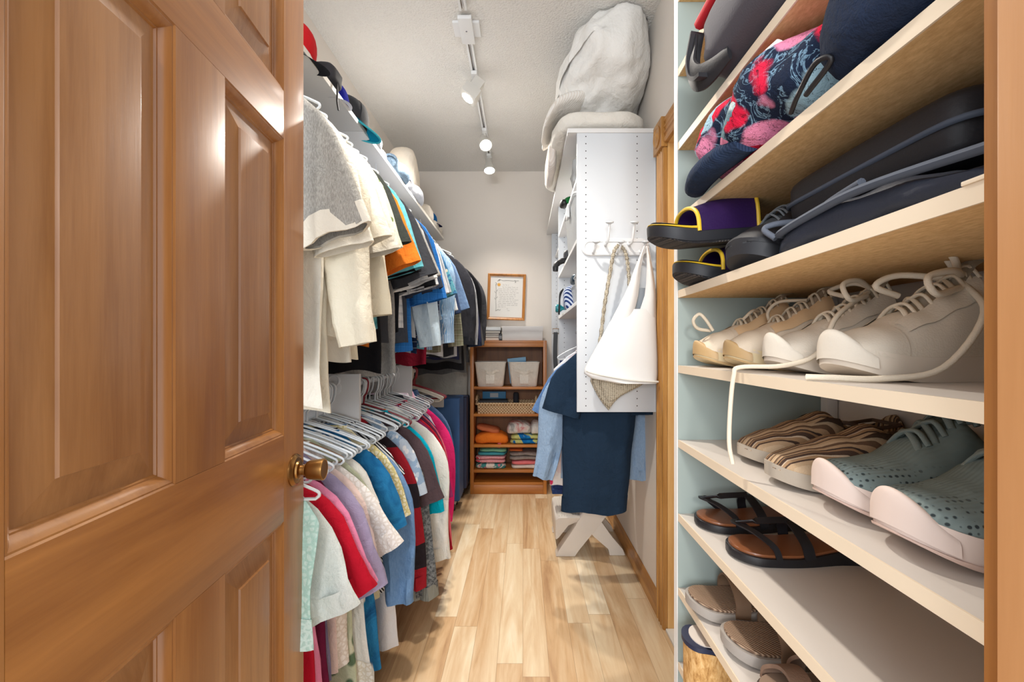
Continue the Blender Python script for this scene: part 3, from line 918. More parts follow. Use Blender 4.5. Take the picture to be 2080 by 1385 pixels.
# upper rod, nearest the door first: (name, what it is, category, y, body, options)
UP = [
 ('t_shirt', 'heather grey cotton tee with turned white sleeve edge', 'shirt', 1.120, F((140, 138, 132), 'heather', (176, 174, 168)), dict(sleeve='short', L=0.75, cuff=OFFW, slen=0.33, sang=0.30)),
 ('t_shirt', 'cream tee with a wide soft sleeve', 'shirt', 1.195, IVORY, dict(sleeve='elbow', L=0.85, slen=0.34)),
 ('linen_shirt', 'long cream linen shirt with collar', 'shirt', 1.255, CREAM, dict(sleeve='long', L=0.88, collar=CREAM)),
 ('t_shirt', 'plain ivory tee', 'shirt', 1.315, F((238, 230, 212)), dict(sleeve='short', L=0.73, slen=0.32)),
 ('polo_shirt', 'off-white polo shirt', 'shirt', 1.375, OFFW, dict(sleeve='short', L=0.79, collar=OFFW, slen=0.33)),
 ('linen_shirt', 'pale oatmeal linen shirt with long sleeves', 'shirt', 1.435, F((232, 222, 198)), dict(sleeve='long', L=0.79, collar=F((232, 222, 198)), slen=0.5)),
 ('t_shirt', 'pale cream tee with small green print', 'shirt', 1.490, F((234, 228, 204), 'print', (228, 222, 198), (120, 140, 90)), dict(sleeve='short', L=0.71, slen=0.30)),
 ('polo_shirt', 'bottle green polo shirt', 'shirt', 1.545, F((28, 92, 66)), dict(sleeve='short', L=0.75, smat=F((60, 64, 60)), slen=0.28)),
 ('t_shirt', 'bright orange tee', 'shirt', 1.600, F((236, 128, 44)), dict(sleeve='short', L=0.77, slen=0.34, sang=0.30)),
 ('t_shirt', 'aqua teal tee', 'shirt', 1.655, F((64, 172, 188), 'tie', (120, 196, 208), (40, 146, 166)), dict(sleeve='short', L=0.69, slen=0.34, sang=0.32)),
 ('sweater', 'long black sweater', 'sweater', 1.715, BLK, dict(sleeve='short', L=0.85, slen=0.34)),
 ('t_shirt', 'charcoal tee', 'shirt', 1.775, CHAR, dict(sleeve='short', L=0.73, slen=0.36)),
 ('t_shirt', 'white tee with a soft grey stripe', 'shirt', 1.830, F((238, 238, 238), 'hstripe', (206, 208, 212), s=2.0), dict(sleeve='short', L=0.70, slen=0.37)),
 ('sweatshirt', 'long heather grey sweatshirt', 'sweatshirt', 1.890, GREYH, dict(sleeve='short', L=0.87, slen=0.35)),
 ('t_shirt', 'black tee beside the white ones', 'shirt', 1.950, F((36, 38, 44)), dict(sleeve='short', L=0.71, slen=0.36)),
 ('button_shirt', 'white button shirt with grey plaid', 'shirt', 2.010, F((232, 234, 238), 'plaid', (176, 182, 194), (120, 128, 142)), dict(sleeve='short', L=0.69, slen=0.36, collar=WHT)),
 ('t_shirt', 'dark slate tee with navy sleeves', 'shirt', 2.075, F((72, 78, 90)), dict(sleeve='short', L=0.75, smat=F((58, 66, 84)), slen=0.36)),
 ('button_shirt', 'royal blue button shirt with faint checks', 'shirt', 2.140, F((48, 120, 200), 'plaid', (62, 136, 214), (38, 104, 184)), dict(sleeve='short', L=0.77, slen=0.40, sang=0.28, collar=F((48, 120, 200)))),
 ('button_shirt', 'pale ice blue button shirt', 'shirt', 2.205, F((196, 214, 226)), dict(sleeve='long', L=0.79, collar=F((196, 214, 226)))),
 ('t_shirt', 'white tee next to the ice blue shirt', 'shirt', 2.270, WHT, dict(sleeve='short', L=0.71, slen=0.36)),
 ('plaid_shirt', 'navy and white windowpane plaid shirt', 'shirt', 2.340, F((38, 52, 84), 'plaid', (38, 52, 84), (214, 220, 230), s=0.9), dict(sleeve='long', L=0.79, collar=NAVY)),
 ('polo_shirt', 'light grey polo shirt', 'shirt', 2.410, F((196, 200, 206)), dict(sleeve='short', L=0.73, slen=0.34, collar=F((196, 200, 206)))),
 ('tropical_shirt', 'blue tropical print shirt', 'shirt', 2.480, F((60, 110, 150), 'print', (96, 160, 176), (220, 214, 190)), dict(sleeve='short', L=0.77, slen=0.36)),
 ('t_shirt', 'burgundy red tee hanging lower than its neighbours', 'shirt', 2.550, F((140, 28, 50)), dict(sleeve='none', L=0.85)),
 ('button_shirt', 'sky blue striped button shirt', 'shirt', 2.625, F((130, 172, 214), 'vstripe', (206, 222, 238)), dict(sleeve='long', L=0.77, collar=WHT)),
 ('t_shirt', 'white tee with a flared sleeve', 'shirt', 2.700, F((236, 236, 232)), dict(sleeve='elbow', L=0.73, slen=0.40)),
 ('knit_polo', 'ribbed navy knit polo', 'shirt', 2.780, F((44, 58, 88), 'knit', (62, 78, 110)), dict(sleeve='elbow', L=0.71, slen=0.42)),
 ('denim_shirt', 'faded denim shirt', 'shirt', 2.860, F((96, 124, 164), 'denim', (132, 160, 196)), dict(sleeve='short', L=0.75, slen=0.40, collar=F((96, 124, 164), 'denim', (132, 160, 196)))),
 ('plaid_shirt', 'sage and brown plaid shirt', 'shirt', 2.940, F((150, 150, 124), 'plaid', (116, 96, 76), (206, 200, 180)), dict(sleeve='long', L=0.79, collar=F((150, 150, 124)))),
 ('dress_shirt', 'white dress shirt with long sleeve', 'shirt', 3.025, F((236, 238, 242)), dict(sleeve='long', L=0.81, collar=WHT, slen=0.58)),
 ('jacket', 'dark charcoal zip jacket', 'jacket', 3.115, F((58, 58, 64)), dict(sleeve='long', L=0.83, collar=F((58, 58, 64)), sw=0.222, cuff=F((40, 42, 48)), thick=0.030)),
 ('hoodie', 'pale grey hooded sweatshirt', 'sweatshirt', 3.210, F((200, 202, 206)), dict(sleeve='long', L=0.83, sw=0.225, collar=F((200, 202, 206)), thick=0.030)),
 ('jacket', 'navy track jacket', 'jacket', 3.305, F((54, 58, 92)), dict(sleeve='long', L=0.85, sw=0.228, collar=NAVY, cuff=NAVY, thick=0.030)),
 ('jacket', 'steel grey rain jacket', 'jacket', 3.400, F((94, 96, 100)), dict(sleeve='long', L=0.87, sw=0.232, collar=F((84, 86, 90)), thick=0.030)),
 ('jacket', 'black padded jacket with dark red lining', 'jacket', 3.500, F((40, 40, 44)), dict(sleeve='long', L=0.93, sw=0.238, collar=F((110, 30, 40)), cuff=F((110, 30, 40)), thick=0.032)),
 ('coat', 'long grey windbreaker coat', 'coat', 3.610, F((112, 112, 112)), dict(sleeve='long', L=0.97, sw=0.240, collar=F((70, 70, 74)), thick=0.032)),
 ('coat', 'dark grey coat', 'coat', 3.730, F((74, 75, 80)), dict(sleeve='long', L=0.90, sw=0.245, collar=F((74, 75, 80)), thick=0.032)),
]
def place(rows, rz, where, rodlabel, x0):
    prevl = None
    for i, (nm, what, cat, y, body, op) in enumerate(rows):
        rnd = random.Random(i * 7 + int(rz * 100))
        op = dict(op)
        if where == 'right': op['aisle'] = -1
        if where == 'upper' and y > 1.3: op['L'] = op['L'] - 0.05
        if where == 'lower':
            if y > 2.28:
                op['sw'] = 0.193
                op['dx'] = 0.022 if 'coral' in what or 'wine' in what else -0.022
                op['sang'] = min(op.get('sang', 0.09), 0.05)
            op.setdefault('neckw', 0.104)
            op.setdefault('zneck', 0.026)
            op.setdefault('wavy', 1.35)
        hc = op.pop('hanger', 'white')
        drop = op.pop('drop', 0.0)
        yaw = op.pop('yaw', rnd.uniform(-0.05, 0.05))
        if op.get('sw', 0) > 0.22: op.setdefault('dx', 0.045)
        x = x0 + op.pop('dx', rnd.uniform(-0.012, 0.014))
        lab = '%s on the %s rod' % (what, where)
        if prevl is None: lab += ', nearest the door'
        elif i == len(rows) - 1: lab += ', farthest from the door'
        garment(nm, lab, cat, x, y, rz + 0.0135, body, seed=i + int(rz * 50), yaw=yaw, **op)
        prevl = what
        words = what.split()
        short = ' '.join(words[:9])
        hanger('%s plastic hanger holding the %s' % (hc, short), x + (0.02 if where == 'right' else 0), y, rz + 0.0165, hc, yaw, i + 3, rodlabel, hw=0.150 if where == 'right' else 0.205)
place(UP, RZU, 'upper', 'hangers on the upper rod', RXU)

LW = [
 ('lace_top', 'mint green crocheted lace top', 'top', 1.000, F((176, 214, 204), 'lace', (200, 228, 220)), dict(sleeve='none', L=0.37, hmat=F((206, 230, 224), 'lace', (180, 212, 204)), flare=0.012, hem=0.14, wavy=1.6, dx=0.068)),
 ('blouse', 'pale blue grey long blouse', 'blouse', 1.035, F((196, 208, 210)), dict(sleeve='none', L=0.86)),
 ('t_shirt', 'pale grey tee with green undertone', 'shirt', 1.075, F((204, 210, 206), 'heather', (218, 222, 218)), dict(sleeve='short', L=0.62, slen=0.27, sang=0.34)),
 ('dress', 'long red dress', 'dress', 1.125, F((186, 22, 44)), dict(sleeve='short', L=1.0, flare=0.05, slen=0.28, sang=0.34)),
 ('t_shirt', 'dusty pink tee', 'shirt', 1.165, F((226, 138, 172)), dict(sleeve='short', L=0.62, slen=0.27)),
 ('dress', 'long burgundy dress', 'dress', 1.205, F((98, 22, 50)), dict(sleeve='none', L=0.98, flare=0.055)),
 ('t_shirt', 'lavender grey tee', 'shirt', 1.245, F((158, 148, 176)), dict(sleeve='short', L=0.60, slen=0.30, sang=0.36)),
 ('blouse', 'pale blush blouse with elbow sleeve', 'blouse', 1.285, F((236, 212, 204)), dict(sleeve='elbow', L=0.64, slen=0.32)),
 ('knitted_blouse', 'speckled white open knit top', 'top', 1.330, F((222, 214, 206), 'lace', (238, 234, 230)), dict(sleeve='short', L=0.64, slen=0.27, sang=0.55, hanger='brown')),
 ('dress', 'sage green leaf print dress', 'dress', 1.375, F((206, 208, 184), 'print', (192, 198, 170), (96, 118, 92), s=2.0), dict(sleeve='short', L=0.84, flare=0.05)),
 ('blouse', 'white blouse with scalloped lace hem', 'blouse', 1.420, F((236, 234, 228)), dict(sleeve='cap', L=0.74, hmat=F((226, 220, 206), 'lace', (242, 240, 234)), flare=0.07, hem=0.08)),
 ('print_dress', 'blue and white geometric print dress', 'dress', 1.465, F((38, 96, 146), 'print', (222, 226, 226), (24, 120, 170), s=2.2), dict(sleeve='none', L=0.90, flare=0.06)),
 ('blouse', 'deep teal blue print blouse', 'blouse', 1.505, F((26, 92, 146), 'tie', (40, 120, 172), (18, 70, 120)), dict(sleeve='short', L=0.80, flare=0.05)),
 ('cardigan', 'black cardigan with pale dots', 'cardigan', 1.545, F((34, 36, 46), 'dots', (214, 208, 190), s=1.4), dict(sleeve='short', L=0.62)),
 ('blouse', 'butter yellow blouse with beaded lace sleeve', 'blouse', 1.585, F((232, 222, 184)), dict(sleeve='short', L=0.60, smat=F((214, 200, 140), 'lace', (238, 230, 200)))),
 ('denim_shirt', 'chambray blue shirt with long sleeve', 'shirt', 1.625, F((92, 130, 178), 'denim', (120, 156, 198)), dict(sleeve='long', L=0.76, slen=0.56)),
 ('striped_blouse', 'black and white diagonal striped top', 'top', 1.665, F((30, 30, 36), 'dstripe', (230, 230, 230)), dict(sleeve='cap', L=0.62)),
 ('denim_skirt_dress', 'white denim dress', 'dress', 1.705, F((226, 226, 230)), dict(sleeve='none', L=0.84, flare=0.07)),
 ('sweater', 'red and black colour block sweater', 'sweater', 1.800, F((150, 30, 42), 'block', (40, 34, 40)), dict(sleeve='long', L=0.70, dx=-0.02, slen=0.60)),
 ('blouse', 'light blue paisley blouse', 'blouse', 1.840, F((196, 210, 226), 'print', (150, 178, 208), (236, 238, 240)), dict(sleeve='short', L=0.66)),
 ('cardigan', 'grey marled cardigan with ribbed cuffs', 'cardigan', 1.880, F((70, 74, 78), 'marl', (130, 134, 136)), dict(sleeve='long', L=0.80, dx=-0.012, slen=0.68, cuff=F((150, 152, 144), 'knit', (120, 122, 116)))),
 ('t_shirt', 'brown charcoal tee', 'shirt', 1.925, F((84, 68, 72)), dict(sleeve='short', L=0.62, dx=0.035, slen=0.30, sang=0.42)),
 ('t_shirt', 'bright turquoise tee', 'shirt', 1.970, F((0, 164, 190)), dict(sleeve='elbow', L=0.62, dx=0.034, slen=0.36, hanger='red')),
 ('cardigan', 'mustard yellow cardigan', 'cardigan', 2.010, F((224, 166, 46)), dict(sleeve='short', L=0.58, dx=0.01)),
 ('denim_jacket', 'mid blue denim jacket', 'jacket', 2.050, F((74, 112, 164), 'denim', (100, 140, 190)), dict(sleeve='long', L=0.60, slen=0.42)),
 ('sweater', 'white sweater with deep ribbed cuffs', 'sweater', 2.100, F((236, 234, 228)), dict(sleeve='long', L=0.74, dx=0.040, slen=0.62, sang=0.10, cuff=F((240, 238, 230), 'knit', (206, 204, 196)))),
 ('t_shirt', 'plum purple tee', 'shirt', 2.150, F((136, 44, 92)), dict(sleeve='elbow', L=0.64, dx=0.034, slen=0.36, sang=0.34)),
 ('sweater', 'crimson sweater with ribbed hem', 'sweater', 2.200, F((172, 22, 42)), dict(sleeve='long', L=0.84, dx=0.030, slen=0.62, cuff=F((172, 22, 42), 'knit', (120, 14, 30)))),
 ('blouse', 'pale cream long sleeve blouse', 'blouse', 2.250, F((238, 230, 200)), dict(sleeve='long', L=0.64)),
 ('cardigan', 'wine purple cardigan with long sleeve', 'cardigan', 2.300, F((98, 42, 70)), dict(sleeve='long', L=0.76, slen=0.62)),
 ('cardigan', 'long coral pink cardigan', 'cardigan', 2.350, F((224, 102, 120)), dict(sleeve='long', L=0.86, slen=0.66)),
 ('blazer', 'charcoal blazer', 'blazer', 2.405, F((54, 58, 66)), dict(sleeve='long', L=0.66, collar=F((54, 58, 66)))),
 ('cardigan', 'long navy blue cardigan', 'cardigan', 2.460, F((40, 62, 104)), dict(sleeve='long', L=0.86, slen=0.68, sang=0.11, sw=0.215)),
 ('blouse', 'light pink lilac blouse', 'blouse', 2.515, F((222, 206, 220)), dict(sleeve='short', L=0.62, collar=F((222, 206, 220)))),
 ('rain_jacket', 'hot pink jacket with white lined collar', 'jacket', 2.625, F((232, 48, 120)), dict(sleeve='long', L=0.80, slen=0.66, sang=0.12, sw=0.22, collar=F((240, 190, 214)))),
 ('denim_shirt', 'indigo denim shirt', 'shirt', 2.680, F((58, 92, 140), 'denim', (88, 124, 172)), dict(sleeve='long', L=0.78, slen=0.60, sang=0.11, collar=F((58, 92, 140), 'denim', (88, 124, 172)))),
 ('denim_jacket', 'steel blue denim jacket', 'jacket', 2.735, F((84, 108, 150), 'denim', (120, 146, 188)), dict(sleeve='long', L=0.74, sw=0.222, sang=0.11, collar=F((84, 108, 150), 'denim', (120, 146, 188)))),
]
place(LW, RZL, 'lower', 'hangers on the lower rod', RX)
# bare hangers bunched at the far end of the lower rod
for i in range(7):
    hanger('beige bare hanger bunched past the denim on the lower rod', RX + 0.01, 2.79 + i * 0.017, RZL + 0.0165, 'beige', 0.08, 60 + i, 'bare beige hangers on the lower rod')
for i in range(3):
    hanger('red bare hanger at the far end of the lower rod', RX + 0.015, 2.935 + i * 0.022, RZL + 0.0165, 'red', 0.05, 80 + i, 'bare red hangers on the lower rod')
# extra white hangers without clothes squeezed between the others
for i, y in enumerate((1.30, 1.355, 1.40, 1.445, 1.485, 1.64, 1.69, 1.82, 1.86, 1.90, 1.945, 1.99, 2.03, 2.075, 2.125, 2.225, 2.275, 2.38, 2.43, 2.49)):
    hanger('slim white empty hanger squeezed between clothes on the lower rod', RX + 0.004, y + 0.008, RZL + 0.0165, 'white', 0.06 * math.sin(i * 2.1), 100 + i, 'empty white hangers on the lower rod')

# rod under the organiser
RXR, RZR = 0.375, 1.300
RT = [
 ('t_shirt', 'dark navy tee hanging below the white organiser panel', 'shirt', 2.170, F((30, 48, 68)), dict(sleeve='short', L=0.785, sw=0.190, slen=0.20, sang=0.24, dx=0.004, yaw=0.0, xs=-0.050, flare=-0.022, wavy=1.3, thick=0.028, hem=0.06)),
 ('denim_jacket', 'pale blue denim jacket behind the navy tee', 'jacket', 2.300, F((128, 156, 190), 'denim', (160, 184, 210)), dict(sleeve='long', L=0.62, sw=0.185, slen=0.54, sang=0.20, dx=0.005, yaw=0.0, zneck=0.05, collar=F((190, 206, 220), 'print', (150, 176, 200), (236, 240, 240)))),
 ('blouse', 'white and pink printed blouse behind the denim jacket', 'blouse', 2.500, F((238, 234, 232), 'print', (230, 214, 214), (224, 60, 104), s=1.6), dict(sleeve='none', L=0.74, sw=0.20, dx=-0.01, yaw=0.0, zneck=0.03, flare=0.03)),
 ('denim_shirt', 'mid blue denim shirt behind the pale one', 'shirt', 2.420, F((74, 108, 158), 'denim', (104, 138, 184)), dict(sleeve='short', L=0.55, sw=0.185, slen=0.28, sang=0.55, dx=0.02, zneck=0.03, yaw=0.0)),
]
place(RT, RZR, 'right', 'hangers on the right rod', RXR)
t = thing('jeans', 'dark indigo jeans folded over a hanger low behind the pale denim', 'jeans', (0.345, 2.78, RZR - 0.185))
bm = NBM()
for sgn in (-1, 1):
    rings = []
    for j in range(16):
        s = j / 15
        ring = []
        for k in range(18):
            a = 2 * PI * k / 18
            ring.append(V(-0.02 + spow(math.cos(a), 0.6) * (0.100 + 0.055 * s) + 0.006 * math.sin(s * 9), sgn * 0.028 + 0.022 * math.sin(a) * (0.6 + 0.4 * s) + 0.006 * math.sin(8 * s + k), -s * 0.80))
        rings.append(ring)
    loft(bm, rings, True, True, True)
DJ = F((28, 44, 84), 'denim', (48, 66, 112))
obj('leg', bm, DJ, t, 50)
bm = NBM()
box(bm, -0.172, 0.134, -0.052, 0.052, -0.80, -0.77, 0.006)
obj('hem', bm, DJ, t, 50)
hanger('white plastic hanger holding the dark indigo jeans', 0.36, 2.78, RZR + 0.0165, 'white', 0.0, 77, 'hangers on the right rod', hw=0.15)
# ------------------------------------------------------------------ shoes and bags on the rack
# every shoe is built in its own frame: toe at x = 0 pointing to the aisle, heel at x = len, y across, z up from the shelf
def foot_w(s, W, toe=0.55):
    """half width of a sole at s in 0..1 from toe to heel"""
    a = min(1, s / 0.16)
    t = math.sqrt(max(0, 1 - (1 - a) ** 2)) if s < 0.16 else 1
    waist = 1 - 0.20 * math.exp(-((s - 0.62) / 0.16) ** 2)
    hb = 1 - 0.16 * max(0, (s - 0.3) / 0.7)
    e = math.sqrt(max(0, 1 - (max(0, s - 0.90) / 0.10) ** 2))
    return W * t * waist * hb * max(0.02, e)
def sole_bm(L, W, z0, z1, n=30, spring=0.02, flare=1.0, x0=0.0):
    bm = NBM()
    for_s = [0.0005 + 0.999 * (0.5 - 0.5 * math.cos(PI * k / n)) for k in range(n + 1)]
    rings = []
    for s in for_s:
        w = foot_w(s, W)
        sp = spring * max(0, 1 - s / 0.28) ** 2
        h0, h1 = z0(s) + sp, z1(s) + sp * 0.8
        x = x0 + s * L
        rings.append([V(x, -w * flare, h0), V(x, -w * flare * 1.03, (h0 + h1) / 2), V(x, -w, h1), V(x, -w * 0.86, h1 + 0.0006), V(x, w * 0.86, h1 + 0.0006), V(x, w, h1), V(x, w * flare * 1.03, (h0 + h1) / 2), V(x, w * flare, h0)])
    loft(bm, rings, True, True, True)
    return bm
def lerp_tab(tab, s):
    for (a, b), (c, d) in zip(tab[:-1], tab[1:]):
        if s <= c:
            u = (s - a) / (c - a) if c > a else 0
            u = u * u * (3 - 2 * u)
            return b + (d - b) * u
    return tab[-1][1]
def upper_bm(L, W, base, htab, opens=(0.56, 0.96), dip=0.045, n=40, m=22, wk=0.98, lip=0.006, seed=0, amp=0.002):
    bm = NBM()
    rings = []
    for k in range(n + 1):
        s = 0.004 + 0.990 * (0.5 - 0.5 * math.cos(PI * k / n))
        w = foot_w(s, W) * wk
        zb = base(s)
        h = lerp_tab(htab, s)
        if s < 0.10: h = zb + (h - zb) * math.sqrt(max(0, 1 - (1 - s / 0.10) ** 2)) ** 0.8
        op = 0.0
        if opens and opens[0] < s < opens[1]:
            u = (s - opens[0]) / (opens[1] - opens[0])
            op = min(1, min(u / 0.25, (1 - u) / 0.08))
        ring = []
        for i in range(m + 1):
            q = -1 + 2 * i / m
            a = abs(q)
            yy = math.copysign(w * (1 - (1 - a) ** 2.0 * 1.0) if a > 0.5 else w * 0.75 * (a / 0.5), q) if False else w * math.sin(q * PI / 2) * (1 - 0.16 * op * (1 - a))
            zz = zb + (h - zb) * (math.cos(q * PI / 2) ** 0.62 if a < 1 else 0)
            if op > 0 and a < 0.55:
                zz -= op * dip * (1 - (a / 0.55) ** 2) ** 0.5
            ring.append(V(s * L, yy, zz + amp * noise.noise(Vector((s * 9, q * 2, seed)))))
        rings.append(ring)
    loft(bm, rings, False)
    return bm

def lace_path(L, W, htab, s0, s1, rows, lift=0.004):
    """criss-cross lacing over the instep"""
    segs = []
    for k in range(rows):
        s = s0 + (s1 - s0) * k / (rows - 1)
        sn = s + (s1 - s0) / (rows - 1) * 0.55
        h, hn = lerp_tab(htab, s) + lift, lerp_tab(htab, sn) + lift
        w = foot_w(s, W) * 0.46
        segs.append([V(s * L, -w, h - 0.010), V((s * 0.7 + sn * 0.3) * L, -w * 0.4, h + 0.0015), V((s * 0.3 + sn * 0.7) * L, w * 0.4, hn + 0.0015), V(sn * L, w, hn - 0.010)])
        segs.append([V(s * L, w, h - 0.010), V((s * 0.7 + sn * 0.3) * L, w * 0.4, h + 0.004), V((s * 0.3 + sn * 0.7) * L, -w * 0.4, hn + 0.004), V(sn * L, -w, hn - 0.010)])
    return segs

def sneaker(label, loc, yaw, L, W, up_m, sole_m, lace_m, htab, sole_h=0.026, over_m=None, toe_m=None, laces=(0.28, 0.56, 5), loops=(), ends=(), group=None, seed=0, spring=0.018, cat='shoe', name='sneaker', lr=0.0026, sole2=None, chunky=0.0, tongue=True, cap_m=None, bump_h=0.024):
    t = thing(name, label, cat, loc, (0, 0, yaw), group)
    sb = lambda s: sole_h + 0.010 * max(0, s - 0.5) + chunky * max(0, s - 0.4)
    so = obj('sole', sole_bm(L, W, lambda s: 0.0, sb, spring=spring, flare=0.96), sole_m, t, 35)
    if sole2 is not None:
        obj('outsole', sole_bm(L * 1.004, W * 1.006, lambda s: 0.0005, lambda s: 0.006, spring=spring, flare=0.97, x0=-0.001), sole2, so, 35)
    if toe_m is not None:
        # rubber bumper that wraps up over the toe
        bm = NBM()
        rings = []
        for k in range(13):
            s = 0.0008 + 0.095 * (k / 12) ** 1.8
            w = foot_w(s, W) * 1.025
            sp = spring * max(0, 1 - s / 0.28) ** 2
            top = sb(s) + sp + (bump_h * (1 - (k / 12) ** 1.5)) * math.sqrt(max(0, 1 - (1 - min(1, s / 0.05)) ** 2)) + 0.001
            low = sp + 0.006
            rings.append([V(s * L - 0.002, w * math.sin(q * PI / 2), low + (top - low) * (math.cos(q * PI / 2) ** 0.45 if abs(q) < 1 else 0)) for q in [-1 + 2 * i / 20 for i in range(21)]])
        vr = loft(bm, rings, False)
        bm.faces.new(vr[0])
        obj('toe_bumper', bm, toe_m, so, 40)
    base = lambda s: sb(s) * 0.75 + spring * max(0, 1 - s / 0.28) ** 2 * 0.8
    obj('upper', upper_bm(L * 0.985, W, base, htab, seed=seed), up_m, t, 50)
    if over_m is not None:
        # overlays: eyestay on both sides, heel counter, toe cap
        for sd in (-1, 1):
            bm = NBM()
            a, b = [], []
            for k in range(12):
                s = laces[0] - 0.05 + (laces[1] - laces[0] + 0.09) * k / 11
                h, w, zb = lerp_tab(htab, s), foot_w(s, W) * 0.98, base(s)
                def at(q): return V(s * L * 0.985, sd * w * math.sin(q * PI / 2) * 1.0, zb + (h - zb) * math.cos(q * PI / 2) ** 0.62) + V(0, sd * 0.0012, 0.0016)
                a.append([at(0.26 + 0.34 * q_ / 6) for q_ in range(7)])
            loft(bm, a, False)
            obj('eyestay', bm, over_m, t, 50)
            bm = NBM()
            rings = []
            for k in range(12):
                s = 0.62 + 0.37 * k / 11
                h, w, zb = lerp_tab(htab, s), foot_w(s, W) * 0.99, base(s)
                top = 0.62 + 0.3 * (1 - k / 11)
                rings.append([V(s * L * 0.985, sd * (w * math.sin(q * PI / 2) + 0.0012), zb + (h - zb) * math.cos(min(q, 0.9999) * PI / 2) ** 0.62) for q in [top + (0.999 - top) * i / 5 for i in range(6)]])
            loft(bm, rings, False)
            bmesh.ops.solidify(bm, geom=bm.faces[:], thickness=0.0012)
            obj('heel_counter', bm, over_m, t, 50)
        bm = NBM()
        rings = []
        for k in range(9):
            s = 0.012 + 0.20 * k / 8
            h, w, zb = lerp_tab(htab, s), foot_w(s, W) * 0.99, base(s)
            h = zb + (h - zb) * (math.sqrt(max(0, 1 - (1 - min(1, s / 0.10)) ** 2)) ** 0.8)
            rings.append([V(s * L * 0.985 - 0.001, w * math.sin(q * PI / 2), zb + (h - zb) * (math.cos(q * PI / 2) ** 0.62 if abs(q) < 1 else 0) + 0.0015) for q in [-1 + 2 * i / 18 for i in range(19)]])
        loft(bm, rings, False)
        obj('toe_cap', bm, cap_m or over_m, t, 50)
    if tongue:
        bm = NBM()
        rings = []
        for k in range(8):
            u = k / 7
            s = laces[0] + 0.04 + (laces[1] - laces[0] + 0.03) * u
            h = lerp_tab(htab, s) + 0.003 + 0.020 * max(0, u - 0.7) / 0.3
            w = foot_w(s, W) * 0.40
            rings.append([V(s * L + 0.010 * max(0, u - 0.7), w * q, h - 0.006 * q * q) for q in (-1, -0.5, 0, 0.5, 1)])
        loft(bm, rings, False)
        bmesh.ops.solidify(bm, geom=bm.faces[:], thickness=0.004)
        obj('tongue', bm, up_m, t, 50)
    if laces:
        bm = NBM()
        for sg in lace_path(L, W, htab, *laces):
            tube(bm, spline(sg, 4), lr, 7, flat=0.6)
        for lp in loops:
            tube(bm, spline(lp, 6), lr * 1.15, 8)
        obj('laces', bm, lace_m, t, 60)
        for lp in ends:
            obj('lace_end', tube(NBM(), spline(lp, 6), lr * 1.05, 8), lace_m, t, 60)
    return t

SUEDE = plain('beige_suede', (214, 198, 176), 0.9, spec=0.1, bump=0.2, bscale=600)
TAN = plain('tan_leather', (216, 184, 144), 0.6, bump=0.1, bscale=300)
GUM = plain('gum_rubber', (186, 154, 108), 0.55)
GUMY = plain('butter_foam', (220, 200, 158), 0.6)
BLACE = plain('beige_lace', (206, 192, 170), 0.9, spec=0.1, bump=0.3, bscale=900)
WSUEDE = plain('cream_suede', (214, 204, 188), 0.9, spec=0.1, bump=0.25, bscale=500, var=0.08)
WSUEDE2 = plain('dusty_white_leather', (222, 213, 198), 0.75, spec=0.2, bump=0.15, bscale=400)
CLACE = plain('cream_lace', (222, 210, 190), 0.9, spec=0.1, bump=0.3, bscale=900)
WSOLE = plain('offwhite_rubber', (216, 204, 188), 0.6, var=0.08)
HT = [(0, 0.030), (0.05, 0.050), (0.16, 0.062), (0.30, 0.078), (0.45, 0.100), (0.58, 0.122), (0.66, 0.112), (0.80, 0.098), (1.0, 0.112)]
Z3 = 1.1632
sneaker('beige suede sneaker with tan trim, at the far end of the sneaker shelf', (0.314, 0.830, Z3), 0.02, 0.272, 0.043, SUEDE, GUMY, BLACE, HT, over_m=TAN, toe_m=GUM, cap_m=SUEDE, bump_h=0.009, group='beige suede sneakers', seed=1, sole2=GUM,
        loops=[[V(0.03, -0.005, 0.066), V(0.016, -0.006, 0.086), V(0.005, -0.004, 0.096), V(-0.004, 0.0, 0.084), V(0.006, 0.004, 0.070), V(0.03, 0.006, 0.066)]], ends=[[V(0.12, 0.0, 0.10), V(0.09, -0.03, 0.10), V(0.07, -0.036, 0.085)]])
sneaker('beige suede sneaker with tan trim, second from the far end beside the cream pair', (0.330, 0.740, Z3), -0.02, 0.268, 0.043, SUEDE, GUMY, BLACE, HT, over_m=TAN, toe_m=GUM, cap_m=SUEDE, bump_h=0.009, group='beige suede sneakers', seed=2, sole2=GUM,
        ends=[[V(0.13, 0, 0.112), V(0.10, 0.028, 0.112), V(0.085, 0.035, 0.095), V(0.09, 0.036, 0.075)]])
HC = [(0, 0.028), (0.05, 0.046), (0.18, 0.058), (0.32, 0.076), (0.46, 0.098), (0.60, 0.118), (0.68, 0.112), (0.82, 0.100), (1.0, 0.108)]
sneaker('worn cream sneaker with loose laces, between the beige pair and its mate', (0.338, 0.628, Z3), 0.0, 0.262, 0.045, WSUEDE, WSOLE, CLACE, HC, over_m=WSUEDE, toe_m=WSUEDE2, group='worn cream sneakers', seed=3, lr=0.0030,
        loops=[[V(0.145, 0.0, 0.112), V(0.11, -0.02, 0.125), V(0.082, -0.03, 0.118), V(0.088, -0.035, 0.098), V(0.12, -0.02, 0.104)],
               [V(0.15, 0, 0.115), V(0.14, 0.03, 0.128), V(0.11, 0.038, 0.118), V(0.12, 0.02, 0.108)]],
        ends=[[V(0.13, -0.01, 0.110), V(0.06, -0.050, 0.075), V(0.03, -0.062, 0.030), V(0.005, -0.030, 0.012), V(-0.034, 0.010, 0.008), V(-0.041, 0.014, -0.004), V(-0.045, 0.016, -0.05), V(-0.047, 0.015, -0.10), V(-0.043, 0.013, -0.128)]])
